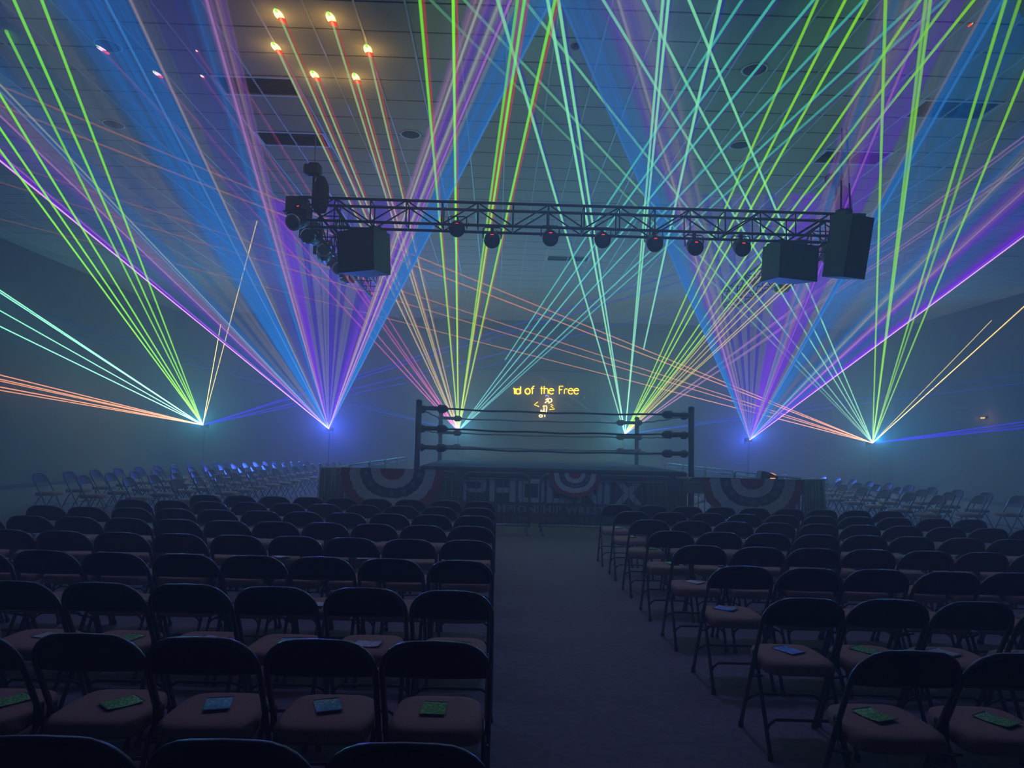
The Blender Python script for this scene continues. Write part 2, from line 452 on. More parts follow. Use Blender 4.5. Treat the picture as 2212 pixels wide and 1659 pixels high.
M_LENS = emat('aperture_glow', (1.0, .95, .75), 6.0)
def projector(i, label):
    p = SRCP[i]
    r = tag(empty('laser_projector', p), label, 'laser projector', 'laser projectors along the back of the hall')
    b = MB(); b.bevbox((0, .18, -.015), (.24, .30, .16), .012); hs = b.build('housing', M_BLACK, r)
    b = MB()
    for s in (-1, 1): b.box((s * .130, .2, -.07), (.014, .05, .20))
    b.box((0, .2, -.165), (.274, .05, .014)); b.build('yoke', M_BLACK, r)
    b = MB(); b.lathe([(.016, 0), (.014, .010), (.008, .014)], M=Matrix.Rotation(math.pi / 2, 3, 'X'), c=(0, .032, 0), n=14); b.build('aperture', M_LENS, hs)
    b = MB()
    for k in range(5): b.box((0, .333, -.07 + k * .028), (.18, .006, .010))
    b.build('cooling_fins', M_BLACK, hs)
    t = tag(empty('projector_stand', (p.x, p.y + .2, 0)), 'black tripod stand under the %s laser projector from the left' % ('first second third fourth fifth sixth'.split()[i]), 'stand', 'stands under the laser projectors')
    b = MB(); b.tube([(0, 0, .15), (0, 0, p.z - .175)], [.02, .016]); b.build('pole', M_BLACK, t)
    b = MB(); b.lathe([(.035, -.03), (.035, .03)], c=(0, 0, .62), n=12); b.build('collar', M_BLACK, t)
    b = MB(); b.tube([(0, 0, .62), (.42, 0, .012)], .012, 6); lm = b.mesh('leg', M_BLACK)
    for k in range(3): put('leg', lm, t, (0, 0, 0), k * 2.094 + .5)
    return r
PR = [projector(0, 'leftmost laser projector, throwing green, cyan and orange beams'),
      projector(1, 'second laser projector from the left, throwing the wide blue and violet fan'),
      projector(2, 'third laser projector from the left, seen through the ring ropes'),
      projector(3, 'fourth laser projector from the left, beside the rear ring post'),
      projector(4, 'fifth laser projector from the left, throwing a blue and violet fan'),
      projector(5, 'rightmost laser projector, throwing yellow green and mint beams')]
R_ = random.Random(3)
# first: orange, cyan, green, pale yellow, blue
r = PR[0]
for y, k in ((810, .9), (819, .9), (823, .8), (836, .95), (843, .85)): beam(r, 0, None, (0, y), 'orange', k, .016)
for y, k in ((627, .9), (632, .9), (671, .8), (705, .9)): beam(r, 0, None, (0, y), 'cyan', k, .017)
for e in ((0, 324), (0, 277), (0, 204), (30, 0), (90, 0)): beam(r, 0, None, e, 'green', .95, .019, ('red', -.03, .22))
beam(r, 0, None, (13, 67), 'green', .8, .019, ('red', -.03, .2))
beam(r, 0, None, (555, 478), 'yellow', .8, .014)
beam(r, 0, None, (477, 700), 'yellow', .7, .014)
for e, k in (((1480, 585), .62), ((1480, 605), .62), ((1480, 668), .6), ((1480, 702), .5)): beam(r, 0, None, e, 'violet', k, .019)
# third
r = PR[2]
SPOTS = [(340, 160), (220, 106), (437, 165), (425, 110), (505, 150)]
for e, k in (((0, 656), .28), ((60, 700), .22), ((200, 735), .3)): beam(r, 2, None, e, 'blue', k, .018)
for e in SPOTS: beam(r, 2, None, e, 'magenta', .8, .016, ('red', -.028, .5), fade=.21)
WARM = [(603, 33), (597, 103), (680, 163), (715, 40), (769, 168), (795, 108)]
for e in WARM: beam(r, 2, None, e, 'warm', .85, .016, ('red', .042, .55))
for x, k in ((907, .8), (979, 1.05), (1118, .7), (1133, .9), (1199, .8)): beam(r, 2, None, (x, 0), 'green', k, .020, ('red', .04, .6))
for x, k, st in ((1603, .75, .40), (1672, .8, 0), (1757, .8, 0), (1866, .7, 0), (1985, .7, 0), (2041, .6, 0)):
    beam(r, 2, None, (x, 0), 'teal', k, .018, ('purple', .035, .25), st)
for x in (1672, 1757, 1866, 1985): beam(r, 2, None, (x, 0), 'white', .16, .010)
# fourth
r = PR[3]
for x, k in ((1075, .8), (1183, .95), (1206, .85)): beam(r, 3, None, (x, 0), 'mint', k, .021, ('violet', .05, .55))
for x, k in ((1432, .8), (1444, .85)): beam(r, 3, None, (x, 0), 'mint', k, .019, ('violet', .04, .5))
beam(r, 3, None, (1556, 0), 'mint', .85, .021, ('violet', .05, .6), .45)
for x, k in ((1766, .75), (1826, .8), (1873, .8), (1988, .75), (2050, .7), (2104, .75)): beam(r, 3, None, (x, 0), 'lime', k, .018)
RS = at_y(1700, 600, 12.2)
for e in ((1643, 584), (1649, 592), (1660, 607), (1676, 609), (1704, 609), (1714, 609)):
    beam(r, 3, None, None, 'yellow', .62, .013, e3=at_y(*e, 12.35))
for y, k in ((294, .5), (304, .42), (351, .45), (361, .42)): beam(r, 3, None, (2212, y), 'pink', k, .015)
for y, k in ((808, .4), (827, .45)): beam(r, 3, None, (2212, y), 'blue', k, .017)
beam(r, 3, None, (0, 29), 'beige', .22, .030)
# sixth
r = PR[5]
for y, k in ((185, .95), (228, 1.0), (349, .8), (394, .8), (473, .8)): beam(r, 5, None, (0, y), 'orange', k, .016, fade=.13)
for x, k in ((930, .48), (1003, .62), (1132, .75), (1303, .9), (1390, 1.0), (1488, 1.1)): beam(r, 5, None, (x, 0), 'mint', k, .018, ('sky', .05, .2))
for x, k in ((1913, 1.0), (2000, .85), (2010, .95), (2172, .85), (2203, .7)): beam(r, 5, None, (x, 0), 'lime', k, .020)
beam(r, 5, None, (2212, 158), 'lime', .85, .019)
beam(r, 5, None, (2212, 662), 'yellow', .75, .014, ('orange', .02, .5))
beam(r, 5, None, (2142, 692), 'yellow', .55, .013, e3=at_y(2142, 692, 20.0))
beam(r, 5, None, (1926, 909), 'teal', .4, .010, e3=at_y(1926, 909, 25.5))
for y, k in ((911, .8), (918, .6), (924, .8)): beam(r, 5, None, (2212, y), 'violet', k, .022)
beam(r, 5, None, (2050, 0), 'beige', .3, .022)
# second: sheets, then rays inside them
def D(s, u, y=0):
    return (SRC[s][0] + u * (SRC[s][1] - y), y)
r = PR[1]
def edge(s, u):
    """frame-edge pixel for a ray of slope u (sideways per unit up)"""
    x, y = D(s, u, 0)
    if x < 0: return (0, SRC[s][1] + SRC[s][0] / u)
    if x > W: return (W, SRC[s][1] - (W - SRC[s][0]) / u)
    return (x, y)
def fan(root, s, prof, label): return sheet(root, s, [(edge(s, u), c, k) for u, c, k in prof], label)
fan(r, 1, [(-1.226, 'purple', 0), (-1.215, 'purple', .75), (-1.19, 'purple', .5), (-1.175, 'blue', .10), (-1.12, 'blue', .14), (-1.08, 'purple', .22), (-1.03, 'pink', .20),
           (-1.0, 'pink', .16), (-.97, 'sky', .42), (-.955, 'sky', .14), (-.93, 'sky', .32), (-.90, 'sky', .12), (-.86, 'beige', .12), (-.80, 'sky', .06), (-.76, 'beige', .14),
           (-.68, 'beige', .16), (-.655, 'sky', .10)], 'wide violet and blue light sheet')
fan(r, 1, [(-.655, 'sky', .10), (-.635, 'sky', .42), (-.60, 'sky', .55), (-.56, 'sky', .44), (-.545, 'sky', .75), (-.53, 'sky', .36), (-.505, 'sky', .70), (-.49, 'sky', .42), (-.47, 'sky', .5), (-.462, 'beige', .7),
           (-.452, 'beige', .2), (-.43, 'beige', .14), (-.42, 'violet', .4), (-.37, 'violet', .35), (-.335, 'blue', .3), (-.32, 'sky', .6), (-.30, 'sky', .25), (-.285, 'pink', .5),
           (-.27, 'pink', .14), (-.255, 'pink', .4), (-.24, 'purple', .25)], 'saturated blue light sheet')
def low_fan(root, s, prof, ytop, label):
    return sheet(root, s, [((SRC[s][0] + u * (SRC[s][1] - ytop), ytop), c, k) for u, c, k in prof], label)
low_fan(r, 1, [(-.25, 'purple', .2), (-.24, 'purple', .42), (-.19, 'purple', .5), (-.175, 'lav', .25), (-.15, 'lav', .20), (-.145, 'deep', .32), (-.11, 'deep', .34), (-.105, 'lav', .2), (-.06, 'lav', .24), (-.055, 'deep', .16), (-.045, 'lav', .22),
               (.0, 'lav', .24), (.005, 'deep', .42), (.06, 'deep', .40), (.065, 'lav', .24), (.085, 'lav', .22), (.09, 'deep', .36), (.12, 'deep', .32), (.125, 'lav', .25), (.20, 'lav', .22), (.205, 'deep', .34), (.24, 'deep', .42), (.29, 'purple', .3),
               (.33, 'purple', .22)], 430, 'inner violet light sheet')
fan(r, 1, [(.325, 'pink', 0), (.335, 'pink', .55), (.345, 'pink', .22), (.355, 'beige', .6), (.365, 'pink', .25), (.38, 'purple', .8), (.39, 'purple', .3), (.40, 'white', .5), (.41, 'pink', .4), (.42, 'purple', .9), (.43, 'purple', .3),
           (.436, 'white', .35), (.445, 'sky', .5), (.46, 'sky', .75), (.48, 'sky', .55), (.50, 'sky', .65), (.518, 'sky', .9), (.522, 'sky', 0)], 'pink and blue light sheet')
for u, c, k in ((-1.226, 'pink', .9), (-1.195, 'pink', .35), (-1.05, 'pink', .4), (-.955, 'white', .3), (-.463, 'beige', .6), (-.285, 'pink', .45), (-.262, 'beige', .45),
                (-.52, 'sky', .5), (.343, 'beige', .5), (.356, 'white', .4), (.40, 'white', .3), (.425, 'pink', .5), (.52, 'sky', .5), (-.975, 'white', .2), (-.24, 'beige', .3)):
    beam(r, 1, None, edge(1, u), c, k * 1.5, .017)
# fifth
r = PR[4]
fan(r, 4, [(-.436, 'sky', 0), (-.432, 'sky', .7), (-.41, 'sky', .45), (-.395, 'sky', .6), (-.37, 'sky', .4), (-.35, 'sky', .5), (-.335, 'purple', .35), (-.325, 'purple', .6), (-.31, 'pink', .2), (-.295, 'pink', .35),
           (-.28, 'purple', .3), (-.26, 'pink', .3), (-.245, 'beige', .35), (-.225, 'purple', .25), (-.21, 'beige', .35), (-.195, 'beige', .1), (-.19, 'beige', 0)], 'blue and pink light sheet')
low_fan(r, 4, [(-.20, 'deep', .25), (-.17, 'deep', .34), (-.165, 'lav', .2), (-.12, 'lav', .22), (-.115, 'deep', .32), (-.08, 'deep', .30), (-.075, 'lav', .2), (-.03, 'lav', .22), (-.025, 'deep', .30), (.0, 'deep', .30), (.005, 'lav', .2),
               (.06, 'lav', .22), (.065, 'deep', .32), (.10, 'deep', .30), (.105, 'lav', .22), (.17, 'lav', .2), (.175, 'purple', .42), (.23, 'purple', .5), (.29, 'purple', .3)], 420, 'inner violet light sheet')
fan(r, 4, [(.29, 'purple', .3), (.31, 'pink', .3), (.33, 'sky', .4), (.36, 'pink', .25), (.40, 'purple', .5), (.45, 'purple', .6), (.49, 'purple', .3), (.50, 'beige', .22), (.535, 'beige', .22), (.55, 'sky', .6), (.575, 'sky', .7),
           (.60, 'sky', .3), (.66, 'sky', .34), (.72, 'sky', .18), (.80, 'beige', .15), (.88, 'sky', .10), (.93, 'sky', .3), (.96, 'white', .15), (1.0, 'sky', .28), (1.03, 'sky', .2)], 'blue light sheet leaning right')
fan(r, 4, [(1.03, 'sky', .2), (1.05, 'purple', .35), (1.09, 'pink', .3), (1.13, 'purple', .4), (1.17, 'blue', .3), (1.22, 'blue', .25), (1.28, 'purple', .3), (1.31, 'purple', .9), (1.33, 'purple', .75), (1.345, 'purple', 0)], 'violet light sheet at the right')
for u, c, k in ((1.345, 'pink', .85), (1.325, 'purple', .6), (1.10, 'pink', .4), (.97, 'white', .25), (.545, 'beige', .5), (.41, 'pink', .45), (.36, 'beige', .4), (.575, 'sky', .5), (-.30, 'white', .3), (-.215, 'beige', .35), (-.43, 'sky', .4)):
    beam(r, 4, None, edge(4, u), c, k * 1.4, .017)

# glowing discs put in for the laser light where beams strike the ceiling tiles
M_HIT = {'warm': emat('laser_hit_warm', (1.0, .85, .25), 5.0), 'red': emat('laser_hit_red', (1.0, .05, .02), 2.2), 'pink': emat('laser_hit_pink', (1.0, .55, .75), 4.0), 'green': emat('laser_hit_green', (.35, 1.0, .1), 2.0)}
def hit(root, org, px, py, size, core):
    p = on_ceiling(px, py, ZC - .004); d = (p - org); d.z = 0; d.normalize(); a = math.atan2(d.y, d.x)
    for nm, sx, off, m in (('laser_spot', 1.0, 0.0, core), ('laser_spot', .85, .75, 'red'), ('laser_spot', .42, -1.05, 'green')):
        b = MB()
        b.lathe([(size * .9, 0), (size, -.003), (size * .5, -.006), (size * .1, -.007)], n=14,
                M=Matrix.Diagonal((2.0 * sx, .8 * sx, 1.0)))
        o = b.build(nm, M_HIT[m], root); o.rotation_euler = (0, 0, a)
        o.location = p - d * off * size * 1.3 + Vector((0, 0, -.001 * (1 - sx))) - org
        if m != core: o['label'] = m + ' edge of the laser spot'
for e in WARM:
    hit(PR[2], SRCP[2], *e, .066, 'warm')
    p = on_ceiling(*e); point_light('spot_bounce', (p.x, p.y, ZC - .22), (1.0, .55, .10), 2.6, .02)
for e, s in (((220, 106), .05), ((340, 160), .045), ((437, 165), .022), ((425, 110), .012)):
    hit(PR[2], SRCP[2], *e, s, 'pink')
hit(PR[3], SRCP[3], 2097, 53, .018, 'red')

# laser lettering and line figure on the screen
M_YEL = emat('laser_yellow', (1.0, .60, .01), 7.0); M_PALE = emat('laser_pale', (1.0, .74, .32), 6.0); M_VIO = emat('laser_violet', (.35, .35, 1.0), 4.5)
LY = YB - .11
def lp(x, y): return at_y(1080 + x / 10.055, 800 + y / 10.055, LY)
def arc(cx, cy_, rx, ry, a0, a1, n=14): return [(cx + rx * math.cos(math.radians(a0 + (a1 - a0) * i / n)), cy_ - ry * math.sin(math.radians(a0 + (a1 - a0) * i / n))) for i in range(n + 1)]
def strokes(root, name, lst, m, r=.013):
    b = MB(); r *= 1.35
    for s in lst:
        pts = [lp(*q) - root.location for q in s]; b.tube(pts, r, 6)
    return b.build(name, m, root)
tx = tag(empty('laser_lettering', lp(1000, 460)), 'yellow laser drawn words, nd of the Free, on the screen', 'lettering')
def e_(cx): return [[(cx - 52, 440), (cx + 50, 440)], arc(cx, 455, 54, 62, 10, 320)]
for nm, ss, rr in (('letter', [[(290, 392), (318, 400), (320, 512)], [(340, 395), (342, 512)]], .02), ('letter', [arc(395, 458, 48, 56, 0, 360), [(447, 350), (445, 512)]], .018),
                   ('letter', [arc(602, 456, 54, 60, 0, 360)], .019), ('letter', [[(748, 340), (716, 352), (703, 380), (703, 514)], [(676, 396), (738, 392)]], .013),
                   ('letter', [[(903, 352), (903, 516)], [(876, 394), (944, 392)]], .014), ('letter', [[(962, 340), (960, 510)], [(960, 430), (985, 394), (1020, 392), (1044, 425), (1045, 512)]], .013),
                   ('letter', e_(1118), .013), ('letter', [[(1288, 516), (1290, 344), (1374, 344)], [(1290, 424), (1350, 418)]], .013),
                   ('letter', [[(1396, 510), (1402, 425), (1428, 396), (1468, 412)]], .013), ('letter', e_(1538), .013), ('letter', e_(1660), .013)):
    strokes(tx, nm, ss, M_YEL, rr)
fg = tag(empty('laser_figure', lp(1000, 800)), 'small broken line figure drawn in laser light under the words', 'laser drawing')
strokes(fg, 'stroke', [[(988, 568), (1000, 545), (1030, 540), (1048, 560), (1056, 592)]], M_VIO, .010)
strokes(fg, 'stroke', [arc(1085, 652, 42, 42, 0, 360), [(990, 642), (1042, 610)], [(978, 706), (1048, 655)], [(1064, 690), (1066, 722)]], M_PALE, .016)
strokes(fg, 'stroke', [[(826, 684), (745, 746), (846, 786)]], M_YEL, .013)
strokes(fg, 'stroke', [[(1108, 738), (1155, 768), (1104, 778), (1186, 842), (1074, 852)]], M_YEL, .013)
strokes(fg, 'stroke', [[(935, 790), (948, 774), (1010, 774), (1020, 800), (1000, 935), (965, 935), (955, 800)], [(960, 850), (905, 930), (890, 930), (892, 862), (915, 870)]], M_PALE, .017)
strokes(fg, 'stroke', [arc(886, 992, 36, 24, 0, 360), [(974, 966), (976, 1012)]], M_PALE, .016)
p = lp(1000, 700); point_light('lettering_glow', (p.x, p.y - .5, p.z), (1.0, .55, .08), 16, .02)

# ------------------------------------------------------------------ wrestling ring
RXL, RXR, RY0, RY1, RZ = -1.62, 3.98, 14.55, 20.25, 1.12
M_CANVAS = mat('ring_canvas', (0.035, 0.035, 0.036), 0.95, spec=0.1, noise=(3, (0.028, 0.028, 0.03)))
M_SKIRT = mat('black_skirt', (0.03, 0.03, 0.035), 0.9)
M_ROPE = mat('dark_rope', (0.018, 0.018, 0.02), 0.5)
rg = tag(empty('wrestling_ring', ((RXL + RXR) / 2, (RY0 + RY1) / 2, 0)), 'wrestling ring with dark ropes and a pale canvas in the middle of the hall', 'wrestling ring')
cx, cyy = rg.location.x, rg.location.y; hw, hd = (RXR - RXL) / 2, (RY1 - RY0) / 2
b = MB(); b.bevbox((0, 0, RZ - .04), (2 * hw - .1, 2 * hd - .1, .08), .03); b.build('canvas', M_CANVAS, rg)
for s, n_ in ((-1, 0), (1, 0), (-1, 1), (1, 1)):
    b = MB(); n = 60; v, fc = [], []
    for i in range(n + 1):
        t_ = -1 + 2 * i / n; wv = .025 * math.sin(i * 1.9) * 1.0
        for z, kk in ((RZ - .08, .2), (.55, .7), (.02, 1.3)):
            q = Vector((t_ * (hw - .07), s * (hd - .07) + s * wv * kk, z)) if n_ == 0 else Vector((s * (hw - .07) + s * wv * kk, t_ * (hd - .07), z))
            v.append(q)
    for i in range(n):
        for k in range(2): fc.append((i * 3 + k, i * 3 + k + 1, i * 3 + k + 4, i * 3 + k + 3))
    b.add(v, fc, True); b.build('apron', M_SKIRT, rg)
b = MB(); b.tube([(0, 0, 0), (0, 0, 2.42)], .062, 16); b.lathe([(.066, 0), (.066, .03), (.03, .05)], c=(0, 0, 2.42), n=16); pm = b.mesh('corner_post', M_BLACK)
for sx in (-1, 1):
    for sy in (-1, 1): put('corner_post', pm, rg, (sx * hw, sy * hd, 0))
def rope_piece(name, fn): b = MB(); fn(b); return b.build(name, M_ROPE, rg)
for z in (1.50, 1.89, 2.30):
    for side in range(4):
        ax = side % 2; sg = -1 if side < 2 else 1; half = hw if ax == 0 else hd
        def pt(t_, dz=0.0, inn=.0):
            return Vector((t_, sg * (hd - .03 - inn), z + dz)) if ax == 0 else Vector((sg * (hw - .03 - inn), t_, z + dz))
        n = 24; ph = side + z * 3
        rope_piece('rope', lambda b: b.tube([pt(-half + .5 + (2 * half - 1.0) * i / n, -.012 - .022 * math.sin(math.pi * i / n) + .008 * math.sin(i * .9 + ph)) for i in range(n + 1)], .019, 8))
        for e in (-1, 1):
            rope_piece('turnbuckle', lambda b: b.tube([pt(e * (half - .05)), pt(e * (half - .43), -.008)], .045, 10))
            rope_piece('turnbuckle_pad', lambda b: b.tube([pt(e * (half - .38), -.008), pt(e * (half - .41), -.008), pt(e * (half - .54), -.01), pt(e * (half - .60), -.012)], [.05, .085, .08, .03], 12))

# ------------------------------------------------------------------ crowd barriers around the ring
BZ = 13.0
M_BAR = mat('dull_steel', (0.10, 0.10, 0.11), 0.5, 0.3)
def barrier_mesh(w):
    h = 1.07; rr = .16; o = {}
    b = MB(); pts = [(-w / 2, 0, .12)]
    pts += [(-w / 2, 0, h - rr)] + [(-w / 2 + rr - rr * math.cos(a), 0, h - rr + rr * math.sin(a)) for a in (.4, .8, 1.2)] + [(-w / 2 + rr, 0, h)]
    pts += [(-q[0], q[1], q[2]) for q in pts[::-1]]
    b.tube(pts, .021, 8, cyclic=False); o['frame'] = b.mesh('frame', M_BAR)
    b = MB(); b.tube([(-w / 2, 0, .15), (w / 2, 0, .15)], .021, 8); o['rail'] = b.mesh('bottom_rail', M_STEEL)  # lighter steel than the frame, put in for the rail's highlight line
    b = MB(); b.tube([(-w / 2, 0, .965), (w / 2, 0, .965)], .014, 6); o['rail2'] = b.mesh('upper_rail', M_BAR)
    b = MB(); b.tube([(0, 0, .15), (0, 0, .965)], .0085, 6); o['bar'] = b.mesh('bar', M_BAR)
    b = MB(); b.tube([(0, -.33, .015), (0, -.30, .03), (0, 0, .13), (0, .30, .03), (0, .33, .015)], .019, 8); o['foot'] = b.mesh('foot', M_BAR)
    return o, w
BM = {w: barrier_mesh(w) for w in (2.42, 1.22)}
def barrier(x, y, rz, w, label, grp='steel crowd barriers around the ring'):
    o, _ = BM[w]; t = tag(empty('crowd_barrier', (x, y, 0), rz), label, 'barrier', grp)
    put('frame', o['frame'], t); put('bottom_rail', o['rail'], t); put('upper_rail', o['rail2'], t)
    n = int(w / .115)
    for k in range(1, n): put('bar', o['bar'], t, (-w / 2 + w * k / n, 0, 0))
    for s in (-1, 1): put('foot', o['foot'], t, (s * (w / 2 - .04), 0, 0))
    return t
def bx(px): return at_y(px, 1050, BZ).x
barrier((bx(700) + bx(990)) / 2, BZ, 0, 2.42, 'steel crowd barrier behind the large bunting left of the banner')
barrier((bx(998) + bx(1145)) / 2, BZ, 0, 1.22, 'short steel crowd barrier holding the left half of the banner')
barrier((bx(1165) + bx(1456)) / 2, BZ, 0, 2.42, 'steel crowd barrier holding the right half of the banner')
barrier((bx(1477) + bx(1770)) / 2, BZ, 0, 2.42, 'steel crowd barrier behind the large bunting right of the banner')
xl, xr = bx(690), bx(1782)
for k in range(5):
    barrier(xl, BZ + 1.28 + k * 2.48, math.pi / 2, 2.42, 'steel crowd barrier along the ring flank at the left, %s from the front' % 'first second third fourth fifth'.split()[k])
    barrier(xr, BZ + 1.28 + k * 2.48, math.pi / 2, 2.42, 'steel crowd barrier along the ring flank at the right, %s from the front' % 'first second third fourth fifth'.split()[k])

# banner tied behind the bars
M_BAN = mat('banner_cloth', (0.028, 0.024, 0.045), 0.75, noise=(4, (0.05, 0.04, 0.065)))
M_LET = mat('banner_letters', (0.62, 0.64, 0.66), 0.6, noise=(14, (0.46, 0.48, 0.52)))
M_LET2 = mat('banner_small_letters', (0.34, 0.34, 0.37), 0.6)
M_EDGE = mat('banner_edge', (0.16, 0.16, 0.18), 0.6)
BY = BZ + .06
def bpx(px, py): return at_y(px, py, BY)
c0, c1 = bpx(992, 1120), bpx(1397, 1040)
bn = tag(empty('banner', ((c0.x + c1.x) / 2, BY, .28)), 'dark banner with grey block letters PHOENIX tied to the front barriers', 'banner')
bw = c1.x - c0.x; bh = .76
b = MB(); n = 40; v, fc = [], []
for i in range(n + 1):
    for z in (0, bh * .33, bh * .66, bh): v.append((-bw / 2 + bw * i / n, .012 * math.sin(i * .8 + z * 3) + .015, z))
for i in range(n):
    for k in range(3): fc.append((i * 4 + k, i * 4 + 4 + k, i * 4 + 5 + k, i * 4 + 1 + k))
b.add(v, fc, True); b.build('cloth', M_BAN, bn)
b = MB()
for z in (.006, bh - .006): b.box((0, -.004, z), (bw, .006, .012))
for s in (-1, 1): b.box((s * (bw / 2 - .006), -.004, bh / 2), (.012, .006, bh))
b.build('hem', M_EDGE, bn)
GL = {'P': [[(0, 0), (.13, 0), (.13, .72), (0, .82)], [(0, .82), (0, 1), (.9, 1), (1, .88), (1, .5), (.88, .38), (.22, .38), (.12, .54), (.72, .54), (.76, .6), (.76, .78), (.72, .83)]],
      'H': [[(0, 0), (.22, 0), (.22, 1), (0, 1)], [(.78, 0), (1, 0), (1, 1), (.78, 1)], [(.3, .38), (.78, .38), (.78, .6), (.3, .6)]],
      'O': [[(.06, 0), (.94, 0), (.94, .2), (.06, .2)], [(.06, .8), (.94, .8), (.94, 1), (.06, 1)], [(0, .06), (.24, .2), (.24, .8), (0, .94)], [(.76, .2), (1, .06), (1, .94), (.76, .8)]],
      'E': [[(0, 0), (1, 0), (1, .2), (.2, .2)], [(0, .0), (.24, .2), (.24, 1), (0, 1)], [(.3, .42), (.72, .42), (.72, .58), (.3, .58)], [(.24, .82), (.8, .82), (.9, 1), (.24, 1)]],
      'N': [[(0, 0), (.2, 0), (.2, .6), (0, .9)], [(0, 1), (.28, 1), (1, 0), (.72, 0)], [(.78, .1), (1, .1), (1, 1), (.78, 1)]],
      'I': [[(0, 0), (1, 0), (1, 1), (0, 1)]],
      'X': [[(0, 0), (.26, 0), (1, 1), (.74, 1)], [(.74, 0), (1, 0), (.26, 1), (0, 1)]]}
for ch, xa, xb, yt, yb in (('P', 1000, 1051, 1035, 1086), ('H', 1055, 1114, 1038, 1088), ('O', 1119, 1176, 1039, 1089), ('E', 1181, 1240, 1041, 1091), ('N', 1244, 1301, 1043, 1093), ('I', 1305, 1319, 1044, 1094), ('X', 1327, 1388, 1044, 1094)):
    a, c = bpx(xa, yb), bpx(xb, yt); wl = c.x - a.x; hl = .425; z0 = .74 - hl - .04
    b = MB()
    for q, poly in enumerate(GL[ch]): b.prism([(x * wl, z * hl) for x, z in poly], -.008 - .0006 * q, .0)
    o = b.build('letter', M_LET, bn, (a.x - bn.location.x, 0, z0))
tc_ = bpy.data.curves.new('small_letters', 'FONT'); tc_.body = 'CHAMPIONSHIP WRESTLING'; tc_.size = .16; tc_.space_character = 1.15; tc_.align_x = 'CENTER'; tc_.extrude = .002; tc_.resolution_u = 2; tc_.offset = .006
to = bpy.data.objects.new('small_letters', tc_); dg = bpy.context.evaluated_depsgraph_get()
COL.objects.link(to); dg.update(); tm = bpy.data.meshes.new_from_object(to.evaluated_get(dg)); bpy.data.objects.remove(to)
wx = max(v.co.x for v in tm.vertices) - min(v.co.x for v in tm.vertices); want = bpx(1369, 1105).x - bpx(1018, 1100).x
for v in tm.vertices: v.co = Vector((v.co.x * want / wx, -v.co.z, v.co.y * 1.15))
tm.materials.clear(); tm.materials.append(M_LET2)
o = put('small_lettering', tm, bn, ((bpx(1369, 1105).x + bpx(1018, 1100).x) / 2 - bn.location.x, -.008, .095))

# fan bunting
M_RED = mat('bunting_red', (0.45, 0.035, 0.05), 0.85, noise=(9, (0.34, 0.03, 0.045)))
M_WHT = mat('bunting_white', (0.80, 0.74, 0.72), 0.85, noise=(9, (0.66, 0.62, 0.62)))
M_NVY = mat('bunting_navy', (0.025, 0.045, 0.14), 0.85, noise=(9, (0.02, 0.03, 0.10)))
M_STAR = mat('faded_star', (0.22, 0.24, 0.32), 0.85)
def bunting(cx_px, cy_px, half_px, drop, stars, label, seed):
    c = at_y(cx_px, cy_px, BZ - .05); R = half_px * BZ / F * 1.0
    t = tag(empty('bunting', (c.x, BZ - .05, c.z)), label, 'bunting', 'patriotic fan bunting on the front barriers')
    rd = random.Random(seed)
    n = 48; rings = [0, .12, .24, .33, .42, .52, .63, .73, .83, .92, 1.0]
    bands = [('red_centre', 0, 2, M_RED), ('white_band', 2, 4, M_WHT), ('navy_band', 4, 6, M_NVY), ('white_band', 6, 8, M_WHT), ('red_border', 8, 10, M_RED)]
    jit = [rd.uniform(-.02, .02) for _ in range(n + 1)]
    def P_(i, q):
        a = math.pi * i / n; f = rings[q] * (1 + jit[i] * (1 if 0 < i < n else 0)); ry = drop / R
        # a soft square outline: the swag hangs from its two top corners
        ex = math.copysign(abs(math.cos(a)) ** .9, math.cos(a)); ez = abs(math.sin(a)) ** .9
        pl = .022 * f * (1 if i % 2 else -1) * (R / .9) + rd.uniform(-.003, .003)
        return Vector((f * R * ex, -.02 + pl - .03 * f, -f * R * ry * ez))
    pts = [[P_(i, q) for i in range(n + 1)] for q in range(len(rings))]
    for nm, q0, q1, m in bands:
        b = MB(); v, fc = [], []
        for q in range(q0, q1 + 1): v += pts[q]
        for q in range(q1 - q0):
            for i in range(n): k = q * (n + 1) + i; fc.append((k, k + 1, k + n + 2, k + n + 1))
        b.add(v, fc, True); bd = b.build(nm, m, t)
        if nm == 'navy_band': navy = bd
    for k in range(stars):
        a = math.pi * (k + .5) / stars; f = .525
        pos = Vector((f * R * math.cos(a), -.065, -f * drop * math.sin(a)))
        s = R * .075; poly = []
        for q in range(10):
            rr_ = s if q % 2 == 0 else s * .42; an = math.pi / 2 + q * math.pi / 5; poly.append((rr_ * math.cos(an), rr_ * math.sin(an)))
        b = MB(); b.prism(poly, -.004, 0); b.build('star', M_STAR, navy, pos)
    return t
bunting(849, 1012, 109, .84, 7, 'large red, white and navy fan bunting on the barrier left of the banner', 1)
bunting(1242, 1022, 54, .43, 8, 'small red, white and navy fan bunting over the middle of the banner', 2)
bunting(1624, 1034, 111, .80, 7, 'large red, white and navy fan bunting on the barrier right of the banner', 3)

